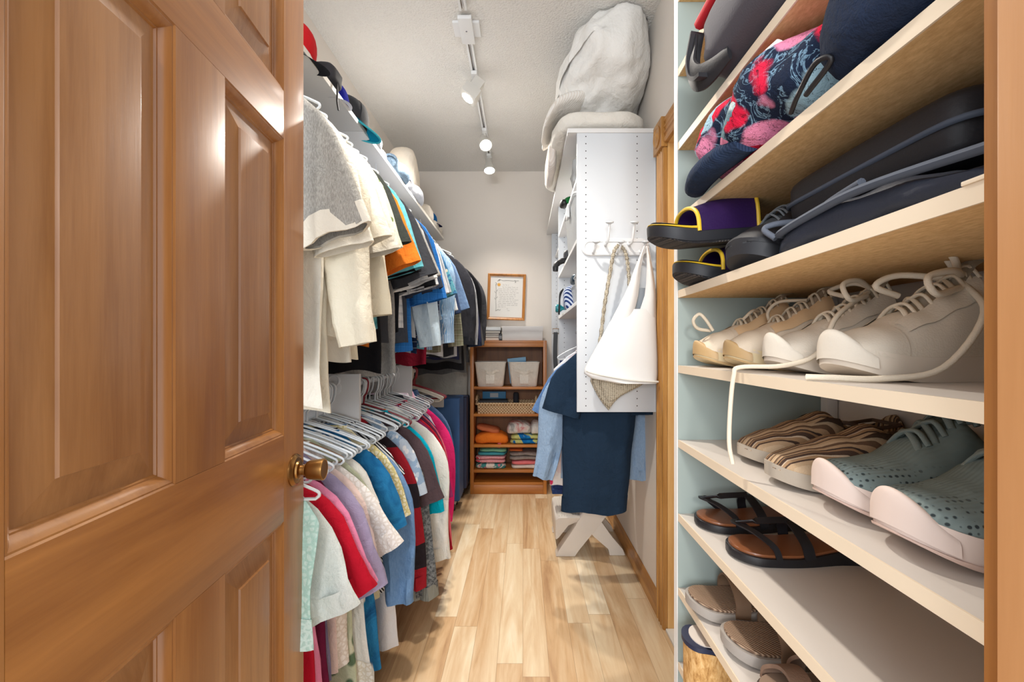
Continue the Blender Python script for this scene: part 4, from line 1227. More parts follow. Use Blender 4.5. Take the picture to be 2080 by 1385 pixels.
sneaker('worn cream sneaker with big lace loops, nearest the entry trim', (0.340, 0.508, Z3), 0.03, 0.264, 0.046, WSUEDE, WSOLE, CLACE, HC, over_m=WSUEDE, toe_m=WSUEDE2, group='worn cream sneakers', seed=4, lr=0.0032,
        loops=[[V(0.150, 0.0, 0.116), V(0.128, -0.018, 0.130), V(0.118, -0.020, 0.140), V(0.128, -0.004, 0.143), V(0.150, 0.006, 0.126)],
               [V(0.155, 0, 0.114), V(0.12, -0.025, 0.118), V(0.085, -0.032, 0.110), V(0.09, -0.036, 0.092), V(0.13, -0.02, 0.100)],
               [V(0.15, 0, 0.112), V(0.10, 0.02, 0.120), V(0.075, 0.025, 0.108), V(0.10, 0.022, 0.096)]],
        ends=[[V(0.145, -0.01, 0.108), V(0.12, -0.056, 0.070), V(0.07, -0.064, 0.016), V(0.02, -0.050, 0.0045), V(-0.018, -0.030, 0.0042), V(-0.034, -0.014, 0.004)]])

# striped cloth slip-ons
def stripes_mat():
    nb = NB('woven_stripe_cloth', 0.9, 0, 0.1)
    co = nb.coord()
    x, y, z = nb.xyz(co)
    q = nb.math('ADD', nb.math('MULTIPLY', x, 0.30), nb.math('ADD', nb.math('MULTIPLY', y, 1.0), nb.math('MULTIPLY', z, -0.18)))
    f = nb.math('FRACT', nb.math('MULTIPLY', q, 1 / 0.034))
    c = nb.ramp(f, [(0.0, rgb(196, 168, 134)), (0.14, rgb(62, 48, 44)), (0.20, rgb(172, 140, 106)), (0.32, rgb(216, 196, 170)), (0.37, rgb(74, 58, 52)), (0.50, rgb(160, 126, 92)), (0.56, rgb(52, 44, 46)), (0.62, rgb(190, 160, 126)), (0.74, rgb(110, 86, 68)), (0.86, rgb(206, 180, 148))], 'CONSTANT')
    wv = nb.noise(co, 700, 2)
    nb.color(nb.mix(nb.math('MULTIPLY', wv, 0.35), c, rgb(120, 96, 76)))
    nb.bump(wv, 0.3, 0.002)
    return nb.m
STRIPE = stripes_mat()
HS = [(0, 0.026), (0.06, 0.040), (0.2, 0.052), (0.36, 0.066), (0.50, 0.080), (0.58, 0.078), (0.75, 0.066), (1.0, 0.074)]
Z4 = 1.0162
SOLEG = plain('grey_beige_rubber', (176, 164, 148), 0.7, var=0.1, bump=0.2, bscale=200)
INK = plain('brown_canvas', (104, 82, 68), 0.9, bump=0.2, bscale=600)
def slipon(label, loc, yaw, seed):
    t = sneaker(label, loc, yaw, 0.262, 0.045, STRIPE, SOLEG, None, HS, sole_h=0.020, laces=None, group='striped slip-on shoes', seed=seed, name='slip_on_shoe', tongue=False, spring=0.012)
    # elastic gores and the darker topline
    L, W = 0.262, 0.045
    for sd in (-1, 1):
        bm = NBM()
        rings = []
        for k in range(8):
            s = 0.40 + 0.17 * k / 7
            h, w = lerp_tab(HS, s), foot_w(s, W) * 0.98
            zb = 0.016
            a, b = 0.36 + 0.05 * k / 7, 0.36 + 0.30 * (k / 7)
            rings.append([V(s * L * 0.985, sd * (w * math.sin(q * PI / 2) + 0.001), zb + (h - zb) * math.cos(q * PI / 2) ** 0.62 + 0.0014) for q in (a, (a + b) / 2, b)])
        loft(bm, rings, False)
        bmesh.ops.solidify(bm, geom=bm.faces[:], thickness=0.001)
        obj('elastic_gore', bm, INK, t, 50)
    bm = NBM()
    pts = []
    for sd, rg in ((-1, range(14)), (1, range(13, -1, -1))):
        for k in rg:
            s = 0.58 + 0.35 * k / 13
            h, w = lerp_tab(HS, s), foot_w(s, W) * 0.98
            q = 0.52
            pts.append(V(s * L * 0.985, sd * w * math.sin(q * PI / 2) * 0.98, 0.016 + (h - 0.016) * math.cos(q * PI / 2) ** 0.62 + 0.001))
    tube(bm, pts, 0.003, 6, closed=True)
    obj('topline', bm, INK, t, 50)
    return t
slipon('brown striped slip-on shoe set farther from the entry trim', (0.345, 0.722, Z4), 0.05, 5)
slipon('brown striped slip-on shoe between its mate and the grey green knit pair', (0.328, 0.610, Z4), -0.03, 6)

# grey green perforated knit sneakers
def knit_mat():
    nb = NB('perforated_knit', 0.85, 0, 0.15)
    co = nb.coord()
    x, y, z = nb.xyz(co)
    v = nb.mapping(co, (1, 1, 1.2))
    d = nb.voronoi(v, 165, rnd=0.12)
    hole = nb.ramp(d, [(0.0, (1, 1, 1, 1)), (0.22, (1, 1, 1, 1)), (0.34, (0, 0, 0, 1))])
    low = nb.ramp(z, [(0.0, (1, 1, 1, 1)), (0.052, (1, 1, 1, 1)), (0.062, (0, 0, 0, 1))])
    hole = nb.math('MULTIPLY', hole, low)
    rib = nb.math('MULTIPLY_ADD', nb.math('SINE', nb.math('MULTIPLY', y, 1500)), 0.5, 0.5)
    base = nb.mix(nb.noise(co, 60, 2), rgb(116, 130, 128), rgb(136, 150, 147))
    nb.color(nb.mix(hole, base, rgb(58, 66, 68)))
    nb.bump(nb.math('ADD', nb.math('MULTIPLY', hole, -1.0), nb.math('MULTIPLY', rib, 0.3)), 0.4, 0.002)
    return nb.m
KNITG = knit_mat()
PINKSOLE = plain('pale_pink_foam', (222, 202, 190), 0.6, var=0.05)
GLACE = plain('grey_green_lace', (128, 140, 136), 0.9, bump=0.3, bscale=900)
HK = [(0, 0.044), (0.05, 0.058), (0.15, 0.058), (0.26, 0.064), (0.38, 0.084), (0.52, 0.108), (0.60, 0.104), (0.78, 0.084), (1.0, 0.104)]
for lb, loc, yaw, sd in (('grey green knit sneaker with pale sole, beside the striped slip-on', (0.330, 0.505, Z4), -0.02, 7),
                         ('grey green knit sneaker with pale sole, nearest the camera by the trim', (0.322, 0.402, Z4), 0.03, 8)):
    sneaker(lb, loc, yaw, 0.268, 0.046, KNITG, PINKSOLE, GLACE, HK, sole_h=0.028, toe_m=PINKSOLE, bump_h=0.020, over_m=None, group='grey green knit sneakers', seed=sd, spring=0.022, lr=0.0042, laces=(0.34, 0.54, 4), sole2=plain('pinkish_outsole', (206, 178, 164), 0.6))

# sandals
def strap(bm, pts, w, th=0.0022, n=6):
    P = spline(pts, n)
    rings = []
    for i, p in enumerate(P):
        a, b = P[max(0, i - 1)], P[min(len(P) - 1, i + 1)]
        t_ = (b - a).normalized()
        side = V(1, 0, 0) - t_ * t_.x
        side = side.normalized() if side.length > 0.2 else t_.orthogonal().normalized()
        nn = t_.cross(side)
        rings.append([p + side * w / 2 + nn * th / 2, p - side * w / 2 + nn * th / 2, p - side * w / 2 - nn * th / 2, p + side * w / 2 - nn * th / 2])
    loft(bm, rings, True, True, True)
Z5 = 0.8703
FOOTB = plain('brown_leather_footbed', (128, 78, 48), 0.32, var=0.18)
BLKL = plain('black_leather', (26, 26, 30), 0.45, bump=0.1)
def thong(label, loc, yaw, seed):
    t = thing('sandal', label, 'sandal', loc, (0, 0, yaw), 'black strap sandals')
    L, W = 0.262, 0.043
    z = lambda k: (lambda s: k + 0.012 * max(0, min(1, (s - 0.35) / 0.4)))
    so = obj('sole', sole_bm(L, W, lambda s: 0.0, z(0.012), spring=0.004), BLKL, t, 35)
    obj('footbed', sole_bm(L * 0.975, W * 0.90, z(0.012), z(0.0165), spring=0.004, x0=0.004), FOOTB, t, 40)
    bm = NBM()
    strap(bm, [V(0.060, -0.043, 0.010), V(0.052, -0.040, 0.030), V(0.030, -0.020, 0.046), V(0.012, 0.004, 0.050), V(0.030, 0.030, 0.042), V(0.070, 0.043, 0.010)], 0.009)
    strap(bm, [V(0.105, -0.043, 0.012), V(0.100, -0.036, 0.036), V(0.096, 0.0, 0.055), V(0.104, 0.036, 0.036), V(0.110, 0.043, 0.012)], 0.016)
    strap(bm, [V(0.014, 0.004, 0.050), V(0.05, -0.004, 0.056), V(0.096, 0.0, 0.056)], 0.010)
    obj('strap', bm, BLKL, t, 50)
    return t
thong('black strap sandal with brown footbed against the rack end panel', (0.318, 0.838, Z5), 0.04, 1)
thong('black strap sandal with brown footbed lying nearer the camera', (0.324, 0.722, Z5), -0.03, 2)
Z6 = 0.7240
CORDB = plain('taupe_woven_footbed', (142, 118, 98), 0.8, var=0.1)
nb = NB('ribbed_footbed', 0.8, 0, 0.2)
co = nb.coord()
x, y, z = nb.xyz(co)
wv = nb.math('SINE', nb.math('ADD', nb.math('MULTIPLY', nb.math('ADD', x, y), 900), nb.math('MULTIPLY', nb.noise(co, 60, 1), 3.0)))
nb.color(nb.ramp(nb.math('MULTIPLY_ADD', wv, 0.5, 0.5), [(0, rgb(104, 80, 64)), (1, rgb(172, 146, 122))]))
nb.bump(wv, 0.4, 0.002)
RIBF = nb.m
TAUPE = plain('taupe_strap', (116, 90, 68), 0.7, bump=0.2, bscale=500)
GREYS = plain('grey_foam_sole', (158, 150, 142), 0.7)
def sport_sandal(label, loc, yaw, seed):
    t = thing('sandal', label, 'sandal', loc, (0, 0, yaw), 'taupe walking sandals')
    L, W = 0.262, 0.046
    zz = lambda k: (lambda s: k + 0.010 * max(0, min(1, (s - 0.35) / 0.4)))
    obj('sole', sole_bm(L, W, lambda s: 0.0, zz(0.017), spring=0.012), GREYS, t, 35)
    obj('footbed', sole_bm(L * 0.97, W * 0.90, zz(0.0165), zz(0.0215), spring=0.011, x0=0.005), RIBF, t, 40)
    bm = NBM()
    strap(bm, [V(0.078, -0.047, 0.010), V(0.080, -0.044, 0.034), V(0.082, -0.02, 0.056), V(0.084, 0.010, 0.060), V(0.088, 0.040, 0.038), V(0.090, 0.046, 0.010)], 0.026, 0.003)
    strap(bm, [V(0.135, -0.045, 0.014), V(0.140, -0.040, 0.044), V(0.145, 0.0, 0.072), V(0.150, 0.038, 0.044), V(0.150, 0.044, 0.014)], 0.024, 0.003)
    strap(bm, [V(0.15, -0.042, 0.03), V(0.21, -0.038, 0.065), V(0.258, 0.0, 0.070), V(0.21, 0.038, 0.065), V(0.15, 0.042, 0.03)], 0.004, 0.016)
    obj('strap', bm, TAUPE, t, 50)
    return t
sport_sandal('taupe strap sandal with ribbed footbed by the rack end panel', (0.296, 0.822, Z6), 0.03, 1)
sport_sandal('taupe strap sandal with ribbed footbed in front of its mate', (0.312, 0.712, Z6), -0.02, 2)
t = thing('sandal', 'brown fisherman sandal with frayed folded straps on the low shelf', 'sandal', (0.306, 0.585, Z6), (0, 0, 0.02))
obj('sole', sole_bm(0.255, 0.045, lambda s: 0.0, lambda s: 0.020, spring=0.006), plain('dark_brown_rubber', (70, 56, 48), 0.7), t, 35)
obj('footbed', sole_bm(0.25, 0.042, lambda s: 0.020, lambda s: 0.025, spring=0.006, x0=0.003), CORDB, t, 40)
BRN = plain('brown_nubuck', (126, 100, 82), 0.85, bump=0.3, bscale=400, var=0.12)
for k, (a, h, w) in enumerate(((0.035, 0.052, 0.026), (0.070, 0.066, 0.024), (0.110, 0.078, 0.026), (0.16, 0.085, 0.026))):
    bm = NBM()
    strap(bm, [V(a, -0.046, 0.016), V(a + 0.002, -0.042, h * 0.65), V(a + 0.008, -0.015, h), V(a + 0.010, 0.015, h), V(a + 0.004, 0.042, h * 0.65), V(a + 0.002, 0.046, 0.016)], w, 0.005)
    obj('strap', bm, BRN, t, 50)
# cork wedge, heel to the aisle
Z7 = 0.5773
nb = NB('cork_and_raffia', 0.85, 0, 0.15)
co = nb.coord()
nb.color(nb.ramp(nb.noise(nb.mapping(co, (1, 1, 0.35)), 130, 4, 0.7, 0.5), [(0.3, rgb(146, 100, 52)), (0.5, rgb(200, 156, 98)), (0.7, rgb(226, 190, 136))]))
nb.bump(nb.noise(co, 200, 3), 0.3, 0.003)
CORK = nb.m
t = thing('wedge_shoe', 'navy edged wedge shoe with tall cork heel facing the aisle', 'shoe', (0.288, 0.812, Z7), (0, 0, 0.0))
bm = NBM()
rings = []
for k in range(25):
    s = 0.0008 + 0.998 * (0.5 - 0.5 * math.cos(PI * k / 24))
    w = foot_w(1 - s, 0.040) * (1.0 if s > 0.2 else 1.06)
    top = 0.098 - 0.080 * (max(0, s - 0.12) / 0.88) ** 1.1
    x = s * 0.235
    rings.append([V(x, -w * 0.96, 0), V(x, -w, top), V(x, w, top), V(x, w * 0.96, 0)])
loft(bm, rings, True, True, True)
obj('wedge_heel', bm, CORK, t, 35)
def wedge_layer(a, b, k):
    bm = NBM()
    rings = []
    for j in range(25):
        s = 0.0008 + 0.998 * (0.5 - 0.5 * math.cos(PI * j / 24))
        w = foot_w(1 - s, 0.040) * k
        top = 0.098 - 0.080 * (max(0, s - 0.12) / 0.88) ** 1.1
        x = 0.1175 + (s * 0.235 - 0.1175) * k
        rings.append([V(x, -w, top + a), V(x, -w, top + b), V(x, w, top + b), V(x, w, top + a)])
    loft(bm, rings, True, True, True)
    return bm
obj('welt', wedge_layer(0.0002, 0.008, 1.03), plain('navy_leather', (32, 40, 66), 0.5), t, 35)
obj('footbed', wedge_layer(0.008, 0.0095, 0.92), plain('pale_footbed', (206, 196, 186), 0.6), t, 35)
bm = NBM()
strap(bm, [V(0.17, -0.041, 0.025), V(0.17, -0.036, 0.055), V(0.17, 0, 0.072), V(0.17, 0.036, 0.055), V(0.17, 0.041, 0.025)], 0.05, 0.003)
obj('strap', bm, plain('navy_leather', (32, 40, 66), 0.5), t, 50)

# purple slide sandals with yellow edging, stacked on the shelf with the dark bags
Z2 = 1.3112
nb = NB('honeycomb_tread', 0.7, 0, 0.3)
co = nb.coord()
d = nb.voronoi(co, 190, 'DISTANCE_TO_EDGE', rnd=0.1)
nb.color(nb.ramp(d, [(0.0, rgb(34, 34, 38)), (0.12, rgb(34, 34, 38)), (0.2, rgb(84, 78, 74))]))
nb.bump(d, 0.5, 0.003)
TREAD = nb.m
YEL = plain('yellow_rubber', (224, 184, 44), 0.5)
PUR = plain('purple_rubber', (62, 34, 96), 0.5, bump=0.15, bscale=250)
SLB = plain('black_foam', (30, 31, 36), 0.6)
def slide(label, loc, rot, L=0.27, W=0.047):
    t = thing('slide_sandal', label, 'sandal', loc, rot, 'purple and yellow slide sandals')
    so = obj('sole', sole_bm(L, W, lambda s: 0.004, lambda s: 0.024, spring=0.018), SLB, t, 35)
    obj('outsole', sole_bm(L * 0.97, W * 0.96, lambda s: 0.0, lambda s: 0.004, spring=0.020, x0=0.004), TREAD, so, 35)
    obj('rim', sole_bm(L * 0.995, W * 0.985, lambda s: 0.0245, lambda s: 0.028, spring=0.016, x0=0.001), YEL, so, 35)
    obj('footbed', sole_bm(L * 0.955, W * 0.92, lambda s: 0.028, lambda s: 0.0288, spring=0.016, x0=0.006), SLB, t, 35)
    bm = NBM()
    rings = []
    for k in range(10):
        u = k / 9
        x = 0.066 + 0.105 * u
        w = foot_w(x / L, W) * 1.03
        h = 0.062 + 0.026 * u
        fw = -0.022 * (1 - u)
        rings.append([V(x + (fw if abs(q) > 0.7 else fw * 0.2) * 0, w * math.sin(q * PI / 2), 0.020 + (h - 0.020) * (math.cos(q * PI / 2) ** 0.55 if abs(q) < 1 else 0)) for q in [-1 + 2 * i / 18 for i in range(19)]])
    loft(bm, rings, False)
    bmesh.ops.solidify(bm, geom=bm.faces[:], thickness=0.004)
    st = obj('band', bm, PUR, t, 50)
    for r in (rings[0], rings[-1]):
        obj('piping', tube(NBM(), r, 0.0033, 7), YEL, st, 50)
    return t
slide('purple slide sandal with yellow edging, the lower of the pair', (0.272, 0.820, Z2), (0, 0, 0.05))
slide('purple slide sandal with yellow edging, propped on top and tipped up', (0.214, 0.770, Z2 + 0.052), (0.10, -0.10, 0.06), 0.26, 0.046)

DKM = plain('dark_grey_mesh', (54, 58, 62), 0.8, bump=0.4, bscale=500, var=0.15)
DKB = plain('black_nylon', (26, 26, 31), 0.6, bump=0.15, bscale=300)
DKN = plain('navy_nylon', (38, 44, 58), 0.6, bump=0.2, bscale=300, var=0.15)
GREYB = plain('slate_binding', (70, 78, 92), 0.7)
sneaker('dark grey mesh shoe pushed in between the slides and the black bags', (0.300, 0.640, Z2), 0.35, 0.22, 0.044, DKM, SLB, plain('grey_lace', (96, 100, 104), 0.9), [(0, 0.028), (0.06, 0.048), (0.2, 0.062), (0.4, 0.086), (0.58, 0.104), (0.8, 0.094), (1, 0.10)], over_m=DKB, seed=11, sole2=None)
t = thing('zip_case', 'flat black rounded case leaning at the back of the dark shelf', 'case', (0.468, 0.50, Z2 + 0.086))
bm = lump(NBM(), (0, 0, 0), (0.112, 0.130, 0.034), 0.35, 0.22, 40, 16, 0.003, 12, 3)
bmesh.ops.rotate(bm, verts=bm.verts, cent=(0, 0, 0), matrix=Matrix.Rotation(math.radians(-4), 3, 'Y'))
obj('shell', bm, DKB, t, 60)
bm = tube(NBM(), [V(0.112 * spow(math.cos(a), 0.22) * 1.0, 0.135 * spow(math.sin(a), 0.22), 0) for a in [2 * PI * k / 48 for k in range(48)]], 0.003, 6, closed=True)
bmesh.ops.rotate(bm, verts=bm.verts, cent=(0, 0, 0), matrix=Matrix.Rotation(math.radians(-4), 3, 'Y'))
obj('zipper', bm, GREYB, t, 60)
# long soft navy bag lying along the front edge
t = thing('soft_bag', 'long soft navy bag with grey binding along the shelf edge', 'bag', (0.382, 0.44, Z2))
bm = NBM()
rings = []
for k in range(31):
    s = k / 30
    y = 0.165 - 0.32 * s
    e = math.sqrt(max(0.003, 1 - (2 * s - 1) ** 8))
    h = (0.024 + 0.012 * math.sin(PI * min(1, s * 1.2)) - 0.008 * s) * e
    w = 0.066 * e
    rings.append([V(0.004 + w * spow(math.cos(a), 0.7) + 0.006 * noise.noise(Vector((s * 6, a, 2))), y, max(0.0006, h * (1 + spow(math.sin(a), 0.75)) * 0.72 + 0.006 * noise.noise(Vector((s * 8, math.cos(a) * 2, 5))))) for a in [2 * PI * i / 22 for i in range(22)]])
loft(bm, rings, True, True, True)
obj('body', bm, DKN, t, 60)
bm = NBM()
tube(bm, spline([V(-0.03, 0.158, 0.036), V(-0.060, 0.13, 0.030), V(-0.066, 0.06, 0.034), V(-0.066, -0.02, 0.036), V(-0.060, -0.14, 0.026)], 6), 0.006, 8, flat=0.7)
obj('binding', bm, GREYB, t, 60)
bm = NBM()
tube(bm, spline([V(-0.052, 0.155, 0.03), V(-0.060, 0.168, 0.045), V(-0.045, 0.165, 0.052), V(-0.01, 0.15, 0.054), V(-0.04, 0.07, 0.050), V(-0.055, 0.0, 0.048)], 6), 0.004, 8)
obj('handle', bm, plain('grey_webbing', (92, 98, 110), 0.8, bump=0.3, bscale=800), t, 60)
t = thing('pouch', 'small dark pouch with woven stripe in front of the black case', 'pouch', (0.345, 0.690, Z2 + 0.0005), (0, 0, 0.3))
bm = lump(NBM(), (0.02, -0.03, 0.020), (0.055, 0.055, 0.020), 0.6, 0.5, 28, 14, 0.005, 20, 8)
obj('body', bm, DKN, t, 60)
bm = NBM()
tube(bm, spline([V(-0.034, -0.055, 0.014), V(-0.036, -0.02, 0.026), V(-0.03, 0.0, 0.036)], 5), 0.006, 8)
obj('woven_strap', bm, plain('grey_webbing', (92, 98, 110), 0.8), t, 60)

# floral jacket bundled on the upper shelf
Z1 = 1.4572
FLOR = F((26, 36, 56), 'floral', (204, 30, 62), (160, 192, 206), s=0.85)
NVY = F((32, 42, 62))
RIBN = F((30, 42, 64), 'knit', (44, 58, 82), s=0.6)
t = thing('floral_jacket', 'navy floral print jacket bundled and bulging over the shelf edge', 'jacket', (0.40, 0.60, Z1))
bm = NBM()
rings = []
for k in range(47):
    s = k / 46
    y = 0.205 - 0.36 * s
    e = math.sqrt(max(0.002, 1 - abs(2 * s - 1) ** 5))
    ctr = 0.030 - 0.012 * math.sin(s * 5)
    ring = []
    for i in range(40):
        a = 2 * PI * i / 40
        p = V(ctr + 0.145 * e * spow(math.cos(a), 0.75), y, 0.064 + 0.062 * e * spow(math.sin(a), 0.8))
        nn = noise.noise(Vector((p.x * 11, y * 11, p.z * 11))) * 0.020 + 0.008 * math.sin(y * 60 + p.z * 40) + noise.noise(Vector((p.x * 26, y * 26, p.z * 30))) * 0.008
        p.x += nn * math.cos(a) * e
        p.z += nn * math.sin(a) * 0.35 * e
        ring.append(V(p.x, p.y, min(0.129, max(0.001, p.z))))
    rings.append(ring)
loft(bm, rings, True, True, True)
obj('body', bm, FLOR, t, 70)
bm = NBM()
rings = []
for k in range(15):
    s = k / 14
    e = 1 - 0.22 * (2 * s - 1) ** 2
    rings.append([V(-0.096 - 0.014 * math.sin(PI * s) + 0.024 * e * math.cos(a), 0.205 - 0.19 * s, 0.020 + 0.018 * e * math.sin(a)) for a in [2 * PI * i / 16 for i in range(16)]])
loft(bm, rings, True, True, True)
obj('ribbed_hem', bm, RIBN, t, 60)
bm = lump(NBM(), (-0.035, -0.200, 0.050), (0.080, 0.075, 0.046), 0.6, 0.7, 30, 16, 0.012, 14, 5)
obj('sleeve', bm, NVY, t, 60)
bm = NBM()
tube(bm, spline([V(-0.085, -0.045, 0.112), V(-0.102, -0.030, 0.085), V(-0.106, 0.0, 0.060), V(-0.104, 0.04, 0.036), V(-0.092, 0.075, 0.024)], 6), [0.008 + 0.016 * math.sin(PI * min(1, (k_ + 1) / 26)) for k_ in range(25)], 14, flat=0.8)
obj('cuff', bm, F((196, 212, 210), 'floral', (110, 140, 150), (226, 232, 226), s=0.6), t, 60)
bm = tube(NBM(), spline([V(-0.094, -0.08, 0.010), V(-0.104, -0.11, 0.014), V(-0.108, -0.145, 0.026), V(-0.102, -0.16, 0.020), V(-0.102, -0.12, 0.008)], 6), 0.0028, 8)
obj('drawcord', bm, BLKL, t, 60)
# padded grey bag with a red edge on the shelf above
Z0 = 1.6032
t = thing('padded_bag', 'ribbed dark grey padded bag with red edge on the upper shelf', 'bag', (0.40, 0.61, Z0))
bm = NBM()
rings = []
for k in range(41):
    s = k / 40
    y = 0.125 - 0.24 * s
    e = math.sqrt(max(0.01, 1 - abs(2 * s - 1) ** 8))
    ring = []
    for i in range(36):
        a = 2 * PI * i / 36
        g = 0.004 * abs(math.sin(a * 7))
        ring.append(V(-0.004 + (0.120 + g) * e * spow(math.cos(a), 0.6), y, max(0.001, 0.064 + (0.060 + g) * e * spow(math.sin(a), 0.6))))
    rings.append(ring)
loft(bm, rings, True, True, True)
bd = obj('body', bm, plain('charcoal_neoprene', (74, 72, 80), 0.7, bump=0.15, bscale=400), t, 60)
RED = plain('red_nylon', (196, 28, 44), 0.55)
bm = NBM()
tube(bm, [V(-0.118, y_, 0.112) for y_ in [0.118 - 0.236 * i / 12 for i in range(13)]], 0.009, 8)
obj('edge_trim', bm, RED, t, 60)
bm = NBM()
strap(bm, [V(-0.118, 0.128, 0.105), V(-0.126, 0.126, 0.060), V(-0.128, 0.112, 0.026), V(-0.130, 0.085, 0.006), V(-0.128, 0.070, 0.003)], 0.022, 0.006)
tube(bm, spline([V(-0.120, 0.132, 0.10), V(-0.128, 0.126, 0.05), V(-0.128, 0.10, 0.016), V(-0.120, 0.07, 0.008), V(-0.110, 0.03, 0.010)], 6), [0.010 + 0.010 * math.sin(PI * k_ / 24) for k_ in range(25)], 10, flat=0.35, up=(1, 0, 0.2))
obj('strap', bm, DKB, t, 60)
# ------------------------------------------------------------------ bedding on top of the organiser
BED = F((232, 231, 228))
BED2 = F((226, 222, 214))
def crumple(p, k=1.0, seed=0):
    o = Vector((seed, seed * 2, 0))
    f = 1 - abs(noise.noise(p * 7 + o)) * 2
    g = 1 - abs(noise.noise(p * 15 - o)) * 2
    return p + p.normalized() * k * (0.016 * f + 0.007 * g)
def clampbox(x0, x1, z0, z1):
    return lambda p: V(min(x1, max(x0, p.x)), p.y, min(z1, max(z0, p.z)))
t = thing('duvet', 'big crumpled white duvet stuffed between organiser top and ceiling', 'duvet', (0.408, 2.40, 2.56))
bm = lump(NBM(), (0, 0, 0), (0.195, 0.36, 0.195), 0.72, 0.8, 90, 56, 0.040, 5, 2, ridge=0.5, fn=lambda p: (lambda q: V(min(0.193, q.x), q.y, max(-0.252, min(0.172, q.z + 0.10 * (q.x / 0.19) * (1 if q.z > 0 else 0.1) + (0.06 if q.y < 0 else -0.10) * min(1, abs(q.y) / 0.3)))))(crumple(p, 1.5, 3)))
obj('cover', bm, BED, t, 80)
t = thing('folded_quilt', 'white quilt folded flat below the crumpled duvet, drooping over the edge', 'quilt', (0.37, 2.58, 2.262))
def droop(p):
    q = crumple(p, 0.35, 8)
    if q.x < -0.15: q.z -= (-0.15 - q.x) * 0.25
    return V(min(0.232, q.x), q.y, max(-0.060 if q.x > -0.165 else -0.2, q.z))
bm = lump(NBM(), (0, 0, 0), (0.235, 0.47, 0.055), 0.5, 0.45, 60, 28, 0.012, 9, 4, fn=droop)
obj('cover', bm, BED2, t, 80)
t = thing('pillow', 'white striped pillow with its corner sagging off the organiser top', 'pillow', (0.215, 2.40, 2.405))
bm = NBM()
bm = lump(NBM(), (0, 0, 0), (0.115, 0.22, 0.050), 0.85, 0.5, 44, 24, 0.008, 12, 6, fn=lambda p: V(p.x, p.y, p.z - 0.08 * max(0, -p.x / 0.11) ** 2 + 0.2 * p.x))
obj('cover', bm, F((230, 228, 224), 'vstripe', (220, 214, 206), s=1.2), t, 80)
t = thing('pillow_sham', 'thin cream pillow sham corner hanging below the quilt edge', 'pillow sham', (0.150, 2.52, 2.19))
bm = lump(NBM(), (0, 0, 0), (0.026, 0.20, 0.070), 0.7, 0.6, 30, 20, 0.008, 14, 9)
obj('cover', bm, F((222, 212, 204), 'vstripe', (232, 224, 218), s=1.6), t, 80)

# ------------------------------------------------------------------ caps and soft things along the left shelf
ZL = SZ + 0.0205
def cap(label, loc, rot, crown, front, brim, group=None, mesh=None, r=0.085, hh=0.105, peak=0.07, edge=None):
    """baseball cap: brim points to local +x"""
    t = thing('baseball_cap', label, 'cap', loc, rot, group)
    def dome(a0, a1, n, grow=1.0, z0=0.0):
        bm = NBM()
        rings = []
        for j in range(9):
            v = j / 8
            rr = r * grow * math.cos(v * PI / 2) ** 0.7 if v < 1 else 0.002
            z = z0 + hh * grow * math.sin(v * PI / 2)
            rings.append([V(rr * 1.12 * math.cos(a0 + (a1 - a0) * i / n), rr * math.sin(a0 + (a1 - a0) * i / n), z + 0.003) for i in range(n + 1)])
        loft(bm, rings, False)
        return bm
    c = obj('crown', dome(0, 2 * PI, 36), mesh or crown, t, 60)
    obj('front_panel', dome(-1.0, 1.0, 14, 1.015), front, t, 60)
    bm = NBM()
    a, b = [], []
    rows = []
    for i in range(17):
        th = -1.15 + 2.3 * i / 16
        c0 = V(r * 1.12 * math.cos(th), r * math.sin(th), 0.004)
        ext = peak * (math.cos(th / 1.15 * PI / 2) ** 0.6 if i not in (0, 16) else 0)
        rows.append([c0, c0 + V(ext * 0.5, 0, -0.004 - 0.1 * ext * abs(math.sin(th)) ), c0 + V(ext, 0, -0.012 * (ext / peak) - 0.022 * math.sin(th) ** 2 * 0.6)])
    loft(bm, rows, False)
    bmesh.ops.solidify(bm, geom=bm.faces[:], thickness=0.003)
    b_ = obj('brim', bm, brim, t, 50)
    if edge is not None:
        obj('brim_edge', tube(NBM(), [q[2] for q in rows], 0.0042, 8), edge, b_, 50)
    obj('button', lathe(NBM(), [(0.007, hh), (0.007, hh + 0.004), (0.001, hh + 0.007)], 12), brim, t, 50)
    return t
FN = lambda c: F(c)
cap('black brimmed cap with red front and white crown, first on the left shelf', (-0.790, 1.50, ZL + 0.018), (0, math.radians(22), -0.15), F((226, 226, 230)), F((206, 34, 40)), plain('black_cap_cloth', (38, 42, 52), 0.8), r=0.088, hh=0.105, peak=0.075)
t = thing('waist_pack', 'small black and grey pack with a strap dangling off the left shelf', 'bag', (-0.745, 1.672, ZL))
obj('body', lump(NBM(), (0, 0, 0.036), (0.070, 0.060, 0.034), 0.6, 0.6, 28, 16, 0.008, 18, 4), plain('grey_black_nylon', (46, 46, 52), 0.7, var=0.25), t, 60)
obj('strap', tube(NBM(), spline([V(0.04, 0.0, 0.05), V(0.058, 0.0, 0.022), V(0.064, -0.006, -0.02), V(0.063, -0.005, -0.055), V(0.066, 0.0, -0.085)], 5), 0.0055, 8, flat=0.5), BLACK, t, 50)
obj('pull_tab', lump(NBM(), (0.03, 0.06, 0.052), (0.014, 0.014, 0.012), 0.8, 0.8, 14, 8), plain('violet_blue', (70, 70, 150), 0.6), t, 60)
cap('white cap with bright blue panel lying on the left shelf', (-0.772, 1.800, ZL + 0.004), (0, 0.15, -0.7), F((232, 232, 240)), F((34, 40, 168)), F((230, 232, 240)), r=0.075, hh=0.085, peak=0.05)
